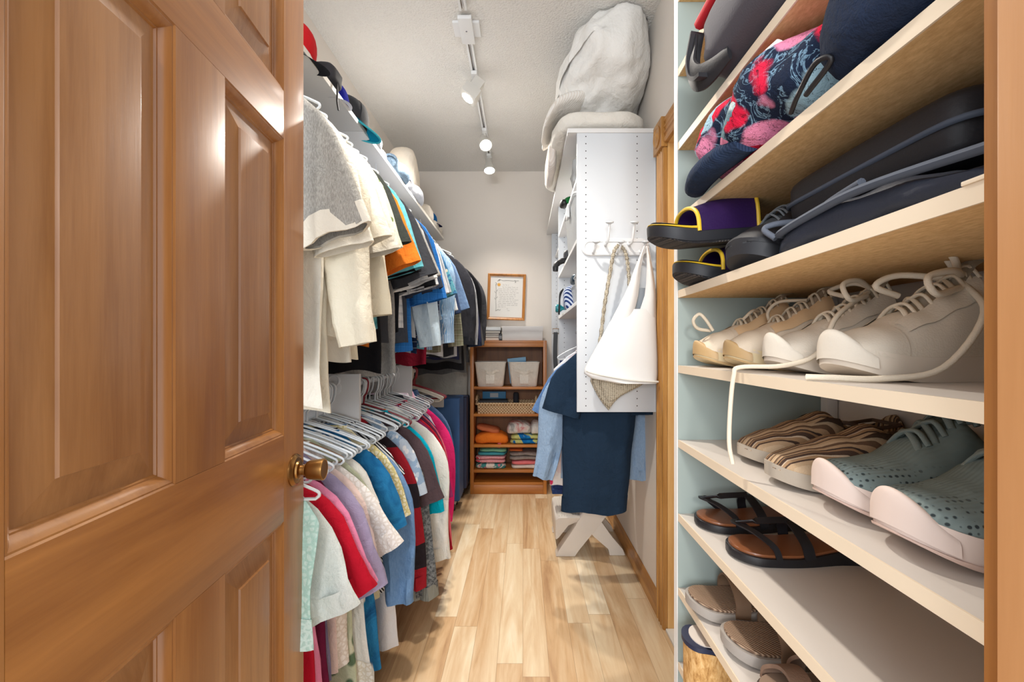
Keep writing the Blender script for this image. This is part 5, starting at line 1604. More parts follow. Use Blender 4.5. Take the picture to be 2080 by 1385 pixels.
cap('teal brimmed cap with black mesh standing tipped on the left shelf', (-0.770, 1.960, ZL + 0.020), (0, math.radians(18), 0.5), F((30, 128, 150)), plain('black_mesh_cloth', (44, 46, 52), 0.8, bump=0.5, bscale=600), F((20, 132, 156)), mesh=plain('black_mesh_cloth', (44, 46, 52), 0.8), r=0.085, hh=0.10, peak=0.065, edge=F((64, 176, 192)))
t = thing('tablet_sleeve', 'flat black sleeve lying along the left shelf edge', 'case', (-0.790, 2.200, ZL))
obj('body', lump(NBM(), (0, 0, 0.013), (0.085, 0.125, 0.0125), 0.35, 0.3, 32, 10, 0.002, 20, 2), DKB, t, 60)
def sock(name, label, loc, rot, m, L=0.30, r=0.038, cat='socks', seed=0, group=None):
    t = thing(name, label, cat, loc, rot, group)
    bm = NBM()
    rings = []
    for k in range(25):
        s = k / 24
        e = math.sqrt(max(0.002, 1 - abs(2 * s - 1) ** 6))
        rr = r * e * (1 + 0.18 * math.sin(s * 9 + seed))
        rings.append([V(rr * 1.15 * math.cos(a) + 0.010 * math.sin(s * 6 + seed), (s - 0.5) * L, max(0.0006, rr * 0.9 * (1 + math.sin(a)) + 0.006 * noise.noise(Vector((s * 9, math.cos(a), seed))))) for a in [2 * PI * i / 20 for i in range(20)]])
    loft(bm, rings, True, True, True)
    b = obj('body', bm, m, t, 60)
    bm = NBM()
    rings = [[V(r * g * 1.0 * math.cos(a) + 0.010 * math.sin(s * 6 + seed), (s - 0.5) * L, max(0.0004, r * g * 0.9 * (1 + math.sin(a)))) for a in [2 * PI * i / 20 for i in range(20)]] for s, g in ((0.05, 0.86), (0.06, 1.03), (0.16, 1.06), (0.17, 0.9))]
    loft(bm, rings)
    obj('cuff', bm, m, t, 60)
    return t
sock('sock', 'light grey marled sock behind the flat black sleeve on the left shelf', (-0.752, 2.335, ZL + 0.026), (0, 0, 0.1), F((196, 204, 214), 'heather', (226, 230, 236)), 0.24, 0.030, seed=1)
sock('fleece_slipper', 'fuzzy slate blue slipper sock hanging over the left shelf edge', (-0.720, 2.56, ZL), (0, 0, -0.06), F((102, 128, 152), 'heather', (150, 172, 192)), 0.27, 0.046, 'slipper', 2)
sock('fleece_slipper', 'fuzzy pale grey blue slipper sock in front of the cream pillow', (-0.712, 2.92, ZL), (0, 0, 0.03), F((206, 212, 224), 'heather', (228, 230, 238)), 0.40, 0.042, 'slipper', 3)
t = thing('pillow', 'cream pillow leaning on its side at the far end of the left shelf', 'pillow', (-0.825, 3.17, ZL + 0.172), (math.radians(-7), 0, math.radians(10)))
bm = lump(NBM(), (0, 0, 0), (0.095, 0.28, 0.168), 0.55, 0.55, 52, 32, 0.016, 8, 7, ridge=0.3)
obj('cover', bm, F((236, 226, 212)), t, 80)
t = thing('folded_blanket', 'folded cream blanket past the leaning pillow on the left shelf', 'blanket', (-0.815, 3.45, ZL))
bm = lump(NBM(), (0, 0, 0.055), (0.125, 0.095, 0.055), 0.45, 0.4, 40, 20, 0.010, 10, 3)
obj('cover', bm, F((238, 230, 218)), t, 70)
cap('deep blue cap on the cream cloth at the end of the left shelf', (-0.780, 3.66, ZL + 0.060), (0, 0.25, 0.2), F((26, 60, 120)), F((20, 96, 160)), F((34, 44, 96)), r=0.075, hh=0.075, peak=0.05)
t = thing('folded_cloth', 'low cream folded cloth under the blue cap on the left shelf', 'cloth', (-0.805, 3.745, ZL))
obj('cover', lump(NBM(), (0, 0, 0.028), (0.118, 0.19, 0.0275), 0.45, 0.4, 40, 16, 0.006, 12, 3), F((232, 226, 214)), t, 70)

# ------------------------------------------------------------------ things on the organiser shelves
CLEAR = NB('clear_plastic', 0.22, 0, 0.5)
CLEAR.b.inputs['Base Color'].default_value = rgb(226, 230, 232)
CLEAR.b.inputs['Transmission Weight'].default_value = 0.55
CLEAR.b.inputs['IOR'].default_value = 1.2
CLEAR = CLEAR.m
def bin_(label, x0, x1, y0, y1, z0, z1, mat, lid=True, group=None):
    t = thing('storage_bin', label, 'storage bin', (x0, y0, z0), group=group)
    X, Y, Z = x1 - x0, y1 - y0, z1 - z0
    bm = NBM()
    ins = 0.02
    def rr(k, z, g=0.0):
        c = 0.03
        P = []
        for (cx, cy, a0) in ((X - k - c, Y - k - c, 0), (k + c, Y - k - c, PI / 2), (k + c, k + c, PI), (X - k - c, k + c, 1.5 * PI)):
            for i in range(5):
                a = a0 + PI / 2 * i / 4
                P.append(V(cx + c * math.cos(a), cy + c * math.sin(a), z))
        return P
    loft(bm, [rr(ins, 0), rr(ins * 0.3, Z * 0.88), rr(0.001, Z * 0.90), rr(0.001, Z * 0.94), rr(0.006, Z * 0.94), rr(ins + 0.006, 0.006)], True, True, True)
    obj('tub', bm, mat, t, 40)
    if lid:
        bm = NBM()
        loft(bm, [rr(0.0, Z * 0.945), rr(0.0, Z * 0.985), rr(0.008, Z), rr(0.02, Z * 0.985)], True, True, True)
        obj('lid', bm, WPLASTIC, t, 40)
        obj('latch', boxm(-0.008, 0.004, Y * 0.42, Y * 0.58, Z * 0.70, Z * 0.99, 0.003), WPLASTIC, t, 40)
    return t
bin_('clear lidded storage bin bulging at the front of the middle organiser shelf', 0.235, 0.56, 2.145, 2.62, 1.7005, 1.940, CLEAR)
t = thing('packed_clothes', 'grey and blue clothes seen inside the clear lidded bin', 'clothes', (0.39, 2.38, 1.712))
obj('bundle', lump(NBM(), (0, 0, 0.075), (0.105, 0.18, 0.073), 0.5, 0.5, 36, 20, 0.012, 14, 3), F((150, 162, 176), 'tie', (214, 214, 212), (110, 120, 132)), t, 70)
bin_('small clear open bin on the low organiser shelf', 0.255, 0.52, 2.150, 2.36, 1.4125, 1.560, CLEAR, False)
bin_('small clear open bin farther back on the low organiser shelf', 0.265, 0.52, 2.385, 2.60, 1.4125, 1.535, CLEAR, False)
t = thing('glove', 'green garden glove with black tip over the top organiser shelf edge', 'glove', (0.262, 2.57, 1.9855), (0, 0, 0.1))
obj('palm', lump(NBM(), (0.03, 0, 0.030), (0.060, 0.055, 0.029), 0.7, 0.7, 26, 14, 0.006, 20, 2), F((34, 110, 56)), t, 60)
obj('tip', lump(NBM(), (-0.032, 0.01, 0.022), (0.022, 0.040, 0.021), 0.7, 0.7, 20, 12), BLACK, t, 60)
t = thing('plastic_wrap', 'crinkled clear plastic packet on the top organiser shelf', 'packet', (0.285, 2.24, 1.9855))
obj('film', lump(NBM(), (0, 0, 0.062), (0.045, 0.09, 0.060), 0.6, 0.6, 30, 18, 0.020, 26, 5), CLEAR, t, 30)
t = thing('lint_brush', 'black handled brush poking out over the middle organiser shelf', 'brush', (0.268, 2.80, 1.7005))
bm = NBM()
tube(bm, spline([V(0.05, 0.02, 0.030), V(0.0, 0.0, 0.034), V(-0.04, -0.01, 0.020), V(-0.068, -0.02, -0.004), V(-0.072, -0.022, -0.04)], 6), [0.018, 0.018, 0.017, 0.017, 0.016] * 5, 12)
obj('handle', bm, BLACK, t, 50)
obj('head', lump(NBM(), (0.03, 0.02, 0.050), (0.05, 0.03, 0.048), 0.5, 0.5, 24, 14), plain('charcoal_plastic', (54, 54, 58), 0.5), t, 50)
t = thing('glasses_case', 'dark teal glasses case above the striped pouch', 'case', (0.300, 2.455, 1.5355))
obj('shell', lump(NBM(), (0, 0, 0.026), (0.045, 0.085, 0.025), 0.6, 0.5, 28, 14), plain('dark_teal_leather', (38, 66, 84), 0.35), t, 60)
t = thing('striped_pouch', 'navy pouch with white stripes and a black cord loop', 'pouch', (0.272, 2.70, 1.4125))
obj('body', lump(NBM(), (0.02, 0, 0.075), (0.055, 0.06, 0.074), 0.6, 0.6, 30, 18, 0.006, 16, 2), F((40, 62, 118), 'dstripe', (206, 216, 232), s=1.5), t, 60)
obj('cord', tube(NBM(), spline([V(-0.035, 0.01, 0.13), V(-0.055, 0.0, 0.10), V(-0.058, -0.01, 0.03), V(-0.060, 0.0, -0.02), V(-0.058, 0.014, 0.03), V(-0.052, 0.014, 0.09)], 6, True), 0.0045, 8, closed=True), BLACK, t, 50)
t = thing('nozzle', 'teal plastic nozzle sticking out by the striped pouch', 'nozzle', (0.262, 2.86, 1.4125))
bm = lathe(NBM(), [(0.022, -0.06), (0.026, -0.05), (0.024, -0.03), (0.012, -0.015), (0.010, 0.03), (0.002, 0.032)], 20, (0, 0, 0.0285), 'X')
obj('body', bm, plain('teal_plastic', (26, 130, 140), 0.3), t, 40)
t = thing('belt', 'black leather belt hanging beside the organiser divider', 'belt', (0.225, 3.16, 1.29))
bm = NBM()
strap(bm, [V(0.0, 0, 0.01), V(-0.004, 0, -0.15), V(0.004, 0.0, -0.30), V(0.0, 0, -0.44)], 0.03, 0.004)
obj('strap', bm, BLKL, t, 50)
obj('buckle', tube(NBM(), [V(-0.02, 0.003, 0.0), V(0.02, 0.003, 0.0), V(0.02, 0.003, 0.035), V(-0.02, 0.003, 0.035)], 0.003, 8, closed=True), plain('bronze_buckle', (140, 110, 70), 0.4, 0.9), t, 50)

# ------------------------------------------------------------------ coat hook rack and the two bags on the organiser panel
HY = 2.0875
t = thing('hook_rack', 'white oval wall hook rack with five mushroom pegs on the organiser panel', 'hook rack', (0.42, HY, 1.655))
bm = NBM()
def stadium(hx, hz, y, n=12):
    P = []
    for k in range(n + 1):
        a = -PI / 2 + PI * k / n
        P.append(V(hx - hz + hz * math.cos(a), y, hz * math.sin(a)))
    for k in range(n + 1):
        a = PI / 2 + PI * k / n
        P.append(V(-hx + hz + hz * math.cos(a), y, hz * math.sin(a)))
    return P
loft(bm, [stadium(0.156, 0.040, -0.0005), stadium(0.156, 0.040, -0.008), stadium(0.152, 0.036, -0.012), stadium(0.140, 0.024, -0.013), stadium(0.136, 0.020, -0.009), stadium(0.130, 0.014, -0.009)], True, True, True)
base = obj('base_plate', bm, WPLASTIC, t, 35)
def peg(x, z, tipz, out):
    bm = NBM()
    tube(bm, spline([V(x, -0.008, z), V(x, -0.03, z - 0.012), V(x + 0.003, -out * 0.75, z - 0.006), V(x + 0.006, -out, tipz)], 6), [0.0075] + [0.0052] * 18, 10)
    p = obj('peg', bm, WPLASTIC, t, 50)
    bm = lathe(NBM(), [(0.0055, -0.006), (0.017, 0.0), (0.0185, 0.003), (0.0165, 0.007), (0.002, 0.0095)], 22)
    bmesh.ops.rotate(bm, verts=bm.verts, cent=(0, 0, 0), matrix=Matrix.Rotation(math.radians(14), 3, 'X'))
    bmesh.ops.translate(bm, verts=bm.verts, vec=(x + 0.006, -out, tipz))
    obj('peg_cap', bm, plain('grey_white_plastic', (206, 210, 214), 0.35), p, 40)
for x in (-0.105, 0.004, 0.112): peg(x, -0.018, 0.004, 0.085)
for x in (-0.050, 0.058): peg(x, 0.018, 0.084, 0.105)

LEATH = plain('white_leather', (236, 236, 236), 0.45, spec=0.4, bump=0.06, bscale=60, var=0.02)
LINING = plain('pale_grey_lining', (186, 194, 202), 0.7)
t = thing('tote_bag', 'slouchy white leather tote hanging from the right peg', 'bag', (0.535, 2.02, 1.645))
def from_px(x, y, Y): return px(x, y, Y) - Vector((0.535, 2.02, 1.645))
rows = [(628, 1262, 1330), (640, 1250, 1332), (655, 1238, 1333), (690, 1219, 1334), (725, 1199, 1335), (748, 1187, 1335), (758, 1186, 1335), (768, 1200, 1334), (778, 1250, 1333)]
def lobe(rows, Yc, t0, t1, m, name, parent, capb=False, back=0.0):
    bm = NBM()
    rings = []
    for k, (y, xl, xr) in enumerate(rows):
        u = k / (len(rows) - 1)
        th = t0 + (t1 - t0) * u
        a_, b_ = from_px(xl, y, Yc + back * u * u), from_px(xr, y, Yc + back * u * u)
        c, hw_ = (a_ + b_) / 2, (b_.x - a_.x) / 2
        rings.append([V(c.x + hw_ * spow(math.cos(a), 0.8), c.y + th * spow(math.sin(a), 0.8) + 0.006 * math.sin(8 * c.z + 3 * math.cos(a)), c.z + 0.012 * math.cos(a) * 0) for a in [2 * PI * i / 28 for i in range(28)]])
    R = []
    for p, q in zip(rings[:-1], rings[1:]):
        R += [p, [(u_ + v_) / 2 for u_, v_ in zip(p, q)]]
    R.append(rings[-1])
    loft(bm, R, True, False, capb)
    return obj(name, bm, m, parent, 70)
bd = lobe(rows, 2.012, 0.008, 0.046, LEATH, 'body', t, True)
lobe([(500, 1307, 1313), (520, 1299, 1307), (548, 1288, 1302), (575, 1279, 1300), (600, 1268, 1297), (630, 1252, 1290), (655, 1239, 1286)], 1.988, 0.006, 0.009, LEATH, 'handle', t, back=0.030)
lobe([(500, 1312, 1318), (520, 1314, 1322), (548, 1314, 1327), (575, 1313, 1331), (600, 1310, 1333), (630, 1300, 1333), (655, 1290, 1333)], 1.990, 0.006, 0.009, LEATH, 'handle', t, back=0.028)
lobe([(585, 1287, 1318), (620, 1280, 1318), (660, 1270, 1318), (690, 1265, 1318)], 2.050, 0.004, 0.006, LINING, 'lining', t)
# bottom band following the slanted base
bm = NBM()
pts = [from_px(x, y, 2.012) + V(0, -0.040, 0) for x, y in ((1188, 752), (1205, 758), (1240, 765), (1285, 772), (1332, 774))]
tube(bm, spline(pts, 5), 0.004, 8)
obj('seam', bm, plain('ivory_piping', (224, 222, 216), 0.5), t, 60)

CRO = NB('crochet_cord', 0.9, 0, 0.15)
co = CRO.coord()
d = CRO.voronoi(CRO.mapping(co, (1.0, 1.0, 1.5)), 105, rnd=0.2)
CRO.color(CRO.ramp(d, [(0.0, rgb(222, 214, 196)), (0.45, rgb(200, 190, 170)), (0.75, rgb(110, 100, 86))]))
CRO.bump(CRO.math('MULTIPLY', d, -1.0), 0.8, 0.008)
CRO = CRO.m
t = thing('crochet_bag', 'beige crocheted shoulder bag on the middle peg behind the white tote', 'bag', (0.43, 2.05, 1.645))
def fp2(x, y, Y): return px(x, y, Y) - Vector((0.43, 2.05, 1.645))
bm = NBM()
rings = []
for (y, xl, xr, th) in ((740, 1204, 1300, 0.020), (765, 1199, 1318, 0.026), (780, 1206, 1322, 0.028), (795, 1214, 1296, 0.026), (810, 1224, 1264, 0.022), (824, 1236, 1246, 0.010)):
    a_, b_ = fp2(xl, y, 2.056), fp2(xr, y, 2.056)
    c, hw_ = (a_ + b_) / 2, (b_.x - a_.x) / 2
    rings.append([V(c.x + hw_ * spow(math.cos(a), 0.8), c.y + th * math.sin(a), c.z + 0.02 * math.cos(a)) for a in [2 * PI * i / 28 for i in range(28)]])
R = []
for p, q in zip(rings[:-1], rings[1:]):
    R += [p, [u_ * 0.67 + v_ * 0.33 for u_, v_ in zip(p, q)], [u_ * 0.33 + v_ * 0.67 for u_, v_ in zip(p, q)]]
R.append(rings[-1])
loft(bm, R, True, True, True)
obj('body', bm, CRO, t, 60)
for pts in ([(1257, 497), (1247, 512), (1238, 560), (1228, 620), (1219, 690), (1207, 745)], [(1259, 497), (1270, 512), (1276, 545), (1279, 600), (1282, 680), (1284, 745)]):
    bm = NBM()
    P = spline([fp2(x, y, 2.015 + 0.03 * i / 5) for i, (x, y) in enumerate(pts)], 14)
    tube(bm, P, [0.0078 + 0.0018 * math.sin(i * 1.6) for i in range(len(P))], 8)
    obj('strap', bm, CRO, t, 60)

# ------------------------------------------------------------------ white plastic step stool
STOOL = plain('warm_white_plastic', (222, 214, 204), 0.45, bump=0.06, bscale=250, var=0.02)
t = thing('step_stool', 'warm white plastic folding step stool under the navy tee', 'step stool', (0.39, 2.60, 0.0))
def slanted(x0, x1, xt0, xt1, y0, y1, z1, z0=0.001):
    """leg whose foot spans x0..x1 and whose top spans xt0..xt1"""
    bm = NBM()
    v = []
    rings = []
    for z, a, b in ((z0, x0, x1), (z0 + 0.035, x0 + 0.004 + (xt0 - x0) * 0.06, x1 + (xt1 - x1) * 0.09), ((z0 + z1) / 2, (x0 + xt0) / 2, (x1 + xt1) / 2), (z1, xt0, xt1)):
        rings.append([V(a, y0, z), V(b, y0, z), V(b, y1, z), V(a, y1, z)])
    loft(bm, rings, True, True, True)
    bmesh.ops.bevel(bm, geom=bm.edges[:], offset=0.006, segments=2, profile=0.7, affect='EDGES')
    return bm
for (y0, y1) in ((0.0, 0.075), (0.335, 0.41)):
    obj('leg', slanted(-0.205, -0.095, 0.02, 0.175, y0, y1, 0.345), STOOL, t, 35)
    obj('leg', slanted(0.105, 0.196, -0.075, 0.045, y0 + 0.012, y1 - 0.012, 0.215), STOOL, t, 35)
bm = NBM()
rings = []
for (x, z0, z1) in ((-0.205, 0.075, 0.186), (-0.200, 0.070, 0.205), (-0.185, 0.080, 0.216), (-0.13, 0.150, 0.218), (-0.06, 0.178, 0.218), (-0.035, 0.178, 0.210)):
    rings.append([V(x, 0.075, z0), V(x, 0.335, z0), V(x, 0.385, z0 + 0.02), V(x, 0.395, z1), V(x, 0.012, z1), V(x, 0.022, z0 + 0.02)])
loft(bm, rings, True, True, True)
bmesh.ops.bevel(bm, geom=[e for e in bm.edges if e.calc_length() > 0.03], offset=0.004, segments=2, profile=0.7, affect='EDGES')
lo = obj('lower_step', bm, STOOL, t, 35)
bm = NBM()
for k in range(9):
    box(bm, -0.185 + k * 0.015, -0.179 + k * 0.015, 0.04, 0.36, 0.2175, 0.2195, 0.0006, 1)
obj('grip_ribs', bm, STOOL, lo, 35)
bm = NBM()
for k in range(5):
    tube(bm, [V(-0.075 + 0.034 * math.cos(a) * (1 - k * 0.18), 0.075 + 0.026 * math.sin(a) * (1 - k * 0.18), 0.2196) for a in [2 * PI * i / 28 for i in range(28)]], 0.0012, 6, closed=True)
obj('grip_emblem', bm, plain('grey_emblem', (150, 146, 140), 0.5), lo, 40)
obj('top_step', boxm(0.0, 0.196, 0.0, 0.41, 0.335, 0.375, 0.012, 3), STOOL, t, 35)

# ------------------------------------------------------------------ suitcases
SHELL = plain('blue_suitcase_cloth', (44, 88, 142), 0.55, bump=0.25, bscale=500, var=0.12)
SHELLD = plain('dark_navy_suitcase_cloth', (38, 48, 80), 0.6, bump=0.2, bscale=500)
GREYP = plain('light_grey_plastic', (196, 198, 200), 0.4)
RUB = plain('wheel_rubber', (62, 62, 66), 0.6)
def suitcase(label, x0, x1, y0, y1, z0, z1, m):
    t = thing('suitcase', label, 'suitcase', (x0, y0, 0))
    X, Y = x1 - x0, y1 - y0
    obj('shell', boxm(0, X, 0, Y, z0, z1, 0.018, 4), m, t, 40)
    bm = NBM()
    tube(bm, [V(X * 0.62, -0.001, z0 + 0.02), V(X * 0.62, -0.001, z1 - 0.004), V(X * 0.62, Y + 0.001, z1 + 0.001), V(X * 0.62, Y + 0.001, z0 + 0.02)], 0.003, 6)
    obj('zipper', bm, plain('dark_zip', (24, 34, 56), 0.5), t, 40)
    obj('handle_mount', boxm(X * 0.40, X * 0.74, -0.010, 0.06, z1 - 0.065, z1 + 0.006, 0.008, 3), GREYP, t, 40)
    obj('carry_handle', tube(NBM(), spline([V(X * 0.34, 0.03, z1 + 0.004), V(X * 0.38, 0.02, z1 + 0.026), V(X * 0.52, 0.012, z1 + 0.024), V(X * 0.60, 0.0, z1 - 0.006), V(X * 0.60, -0.006, z1 - 0.03)], 6), 0.008, 10), GREYP, t, 50)
    for wx in (0.06, X - 0.06):
        for wy in (0.05, Y - 0.05):
            w = obj('caster', boxm(wx - 0.028, wx + 0.028, wy - 0.026, wy + 0.026, 0.045, z0 + 0.004, 0.008, 2), GREYP, t, 40)
            for dx in (-0.014, 0.014):
                bm = lathe(NBM(), [(0.008, -0.010), (0.024, -0.010), (0.027, -0.006), (0.027, 0.006), (0.024, 0.010), (0.008, 0.010)], 20, (wx + dx, wy - 0.012, 0.0275), 'X')
                obj('wheel', bm, RUB, w, 40)
    return t
suitcase('tall blue soft suitcase on casters by the hanging clothes', -0.90, -0.462, 3.30, 3.52, 0.075, 0.826, SHELL)
suitcase('dark navy suitcase standing behind the tall blue one', -0.92, -0.448, 3.60, 3.80, 0.075, 0.80, SHELLD)
garment('garment_bag', 'long pale cream garment bag hanging beside the bookcase', 'garment bag', RXU + 0.045, 3.89, RZU + 0.0135, F((226, 220, 208)), sleeve='none', L=1.22, sw=0.22, thick=0.020, seed=91, flare=0.02)
hanger('white plastic hanger holding the long pale cream garment bag', RXU + 0.045, 3.89, RZU + 0.0165, 'white', 0, 92)

# ------------------------------------------------------------------ on and in the bookcase
by = BY0
def canvas_bin(label, x0, x1, z, h, group):
    t = thing('canvas_bin', label, 'fabric bin', ((x0 + x1) / 2, by + 0.135, z + 0.0005), group=group)
    w = (x1 - x0) / 2
    m = F((228, 222, 212))
    bm = NBM()
    def rr(wx, wy, zz, c=0.02):
        P = []
        for (sx, sy_, a0) in ((1, 1, 0), (-1, 1, PI / 2), (-1, -1, PI), (1, -1, 1.5 * PI)):
            for i in range(4):
                a = a0 + PI / 2 * i / 3
                P.append(V(sx * (wx - c) + c * math.cos(a), sy_ * (wy - c) + c * math.sin(a), zz))
        return P
    loft(bm, [rr(w * 0.78, 0.095, 0), rr(w * 0.82, 0.10, 0.008), rr(w * 0.97, 0.118, h * 0.9), rr(w, 0.120, h), rr(w * 0.965, 0.116, h), rr(w * 0.76, 0.092, 0.012)], True, True, True)
    obj('body', bm, m, t, 50)
    obj('rim', tube(NBM(), rr(w, 0.120, h), 0.003, 6, closed=True), F((236, 232, 224)), t, 50)
    bm = NBM()
    strap2 = spline([V(-0.075, -0.116, h * 0.66), V(-0.05, -0.119, h * 0.66), V(-0.03, -0.132, h * 0.60), V(0, -0.134, h * 0.55), V(0.03, -0.132, h * 0.60), V(0.05, -0.119, h * 0.66), V(0.075, -0.116, h * 0.66)], 4)
    loft(bm, [[p + V(0, 0, 0.011), p + V(0, -0.004, 0.011), p + V(0, -0.004, -0.011), p + V(0, 0, -0.011)] for p in strap2], True, True, True)
    obj('handle', bm, F((220, 212, 200)), t, 50)
    obj('label_pocket', boxm(-0.035, 0.035, -0.118, -0.108, h * 0.12, h * 0.5, 0.003), F((234, 228, 218)), t, 40)
canvas_bin('cream canvas bin on the left of the top bookcase shelf', -0.398, -0.142, BSH[0], 0.200, 'cream canvas bins')
canvas_bin('cream canvas bin holding a blue box, right on the top bookcase shelf', -0.122, 0.135, BSH[0], 0.200, 'cream canvas bins')
t = thing('blue_box', 'pale blue box sticking up out of the right canvas bin', 'box', (-0.035, by + 0.13, BSH[0] + 0.030), (0, math.radians(-6), 0))
obj('carton', boxm(-0.075, 0.075, -0.05, 0.06, 0, 0.205, 0.004), plain('pale_blue_card', (116, 166, 204), 0.6), t, 40)
obj('lid_edge', boxm(-0.077, 0.077, -0.052, 0.062, 0.178, 0.2065, 0.002), plain('pale_blue_card_edge', (142, 188, 220), 0.6), t, 40)

WICK = NB('woven_seagrass', 0.85, 0, 0.2)
co = WICK.coord()
x, y, z = WICK.xyz(co)
f = WICK.math('SINE', WICK.math('ADD', WICK.math('MULTIPLY', WICK.math('ADD', x, y), 260), WICK.math('MULTIPLY', WICK.math('FLOOR', WICK.math('MULTIPLY', z, 85)), 3.1416)))
n_ = WICK.noise(co, 120, 2)
WICK.color(WICK.ramp(WICK.math('ADD', WICK.math('MULTIPLY_ADD', f, 0.3, 0.35), WICK.math('MULTIPLY', n_, 0.3)), [(0.15, rgb(150, 112, 76)), (0.5, rgb(218, 184, 142)), (0.9, rgb(240, 218, 184))]))
WICK.bump(f, 0.7, 0.006)
WICK = WICK.m
t = thing('wicker_basket', 'shallow woven seagrass basket on the second bookcase shelf', 'basket', (-0.140, by + 0.135, BSH[1] + 0.0005))
bm = NBM()
def rect(wx, wy, zz, c=0.018):
    P = []
    for (sx, sy_, a0) in ((1, 1, 0), (-1, 1, PI / 2), (-1, -1, PI), (1, -1, 1.5 * PI)):
        for i in range(4):
            a = a0 + PI / 2 * i / 3
            P.append(V(sx * (wx - c) + c * math.cos(a), sy_ * (wy - c) + c * math.sin(a), zz))
    return P
loft(bm, [rect(0.235, 0.110, 0), rect(0.238, 0.113, 0.075), rect(0.228, 0.103, 0.075), rect(0.226, 0.101, 0.008)], True, True, True)
obj('body', bm, WICK, t, 40)
bm = NBM()
tube(bm, [p + V(0, 0, 0) for p in rect(0.246, 0.117, 0.080)], 0.010, 8, closed=True)
obj('rim', bm, WICK, t, 50)
for sx in (-1, 1):
    bm = NBM()
    tube(bm, spline([V(sx * 0.244, -0.06, 0.082), V(sx * 0.247, -0.058, 0.122), V(sx * 0.247, 0.0, 0.135), V(sx * 0.247, 0.058, 0.122), V(sx * 0.244, 0.06, 0.082)], 5), 0.011, 8)
    obj('handle', bm, WICK, t, 50)
BZ = BSH[1] + 0.009
def flatbox(name, label, cat, cx, cy, z, wx, wy, h, m, yaw=0.0, band=None, group=None, part='cover'):
    t = thing(name, label, cat, (cx, cy, z), (0, 0, yaw), group)
    obj(part, boxm(-wx, wx, -wy, wy, 0, h, min(0.003, h * 0.2), 2), m, t, 40)
    if band is not None:
        obj('pages', boxm(-wx + 0.004, wx - 0.003, -wy - 0.0008, wy - 0.004, h * 0.18, h * 0.82), band, t, 0)
    return t
PAPER = plain('paper_edges', (228, 224, 214), 0.85, var=0.06)
flatbox('notebook', 'black notebook on white papers in the seagrass basket', 'notebook', -0.250, by + 0.115, BZ + 0.070, 0.118, 0.075, 0.026, plain('black_cover', (40, 40, 44), 0.6), 0.04, None)
flatbox('paper_stack', 'white paper stack under the black notebook in the basket', 'papers', -0.245, by + 0.118, BZ, 0.126, 0.082, 0.069, PAPER, 0.02, part='sheets')
t = flatbox('card_box', 'teal blue card box standing at the back of the basket', 'box', -0.250, by + 0.215, BZ, 0.100, 0.014, 0.155, plain('teal_card', (14, 118, 166), 0.5), 0.0, part='carton')
obj('label_card', boxm(-0.035, 0.035, -0.0155, -0.0142, 0.105, 0.142), plain('grey_label', (190, 196, 198), 0.6), t, 0)
t = thing('speaker', 'small black upright speaker in the seagrass basket', 'speaker', (-0.062, by + 0.150, BZ))
obj('body', lathe(NBM(), [(0.020, 0.0), (0.024, 0.006), (0.024, 0.140), (0.018, 0.152), (0.002, 0.153)], 24), plain('black_speaker_cloth', (34, 36, 44), 0.8), t, 40)
obj('base_ring', lathe(NBM(), [(0.0245, 0.004), (0.0255, 0.007), (0.0255, 0.013), (0.0245, 0.016)], 24, caps=False), BLACK, t, 40)

def folded(label, cx, cz, wx, hz, m, folds=2, seed=0, depth=0.11, m2=None, yaw=0.0, name='folded_towel', cat='towel', cy=None, tilt=0.0):
    """a folded textile: stacked soft layers with a rounded front fold"""
    t = thing(name, label, cat, (cx, (by + 0.14) if cy is None else cy, cz + 0.0006), (0, tilt, yaw))
    h = hz / folds
    for k in range(folds):
        rnd = random.Random(seed * 10 + k)
        sx = 1 + rnd.uniform(-0.06, 0.03)
        bm = lump(NBM(), (rnd.uniform(-0.008, 0.008), rnd.uniform(-0.004, 0.006), h * (k + 0.5)), (wx * sx, depth, h * 0.54), 0.6, 0.45, 44, 16, 0.016, 10, seed + k * 3, ridge=0.2,
                  fn=lambda p: V(p.x, p.y, max(-h * 0.5, p.z + 0.10 * (abs(p.x) / wx) ** 2 * -h * 2)))
        obj('layer', bm, (m2 if (m2 is not None and k % 2) else m), t, 70)
    return t
ORG = F((240, 128, 44))
folded('folded orange blanket with a pink stripe on the third bookcase shelf', -0.262, BSH[2], 0.138, 0.085, ORG, 1, 3, name='folded_blanket', cat='blanket')
t = thing('folded_throw', 'rust and dusty pink throw draped over the orange blanket', 'blanket', (-0.300, by + 0.150, BSH[2] + 0.086), (0, math.radians(12), 0))
obj('cover', lump(NBM(), (0, 0, 0.026), (0.100, 0.09, 0.025), 0.7, 0.5, 36, 16, 0.010, 12, 4), F((206, 118, 78)), t, 70)
obj('stripe', lump(NBM(), (0.118, -0.02, -0.052), (0.018, 0.094, 0.052), 0.4, 0.4, 20, 14), F((226, 112, 128)), t, 70)
folded('blue towel with yellow green pattern, right on the third bookcase shelf', 0.018, BSH[2], 0.128, 0.078, F((20, 112, 184), 'print', (206, 208, 130), (30, 130, 196), s=2.5), 2, 5)
folded('red black and white bundled cloth on top of the blue towel', -0.030, BSH[2] + 0.083, 0.098, 0.090, F((196, 34, 48), 'tie', (226, 222, 216), (40, 38, 42), s=1.6), 1, 7, name='bundled_cloth', cat='cloth')
folded('grey and white rolled towel beside the red bundled cloth', 0.102, BSH[2] + 0.083, 0.040, 0.095, F((200, 196, 192), 'tie', (236, 234, 230), (150, 146, 144), s=2), 1, 8, name='rolled_towel')
folded('multicoloured patterned towel at the bottom of the left towel stack', -0.272, BSH[3], 0.122, 0.046, F((226, 214, 204), 'print', (70, 140, 140), (214, 120, 140), s=1.5), 1, 11)
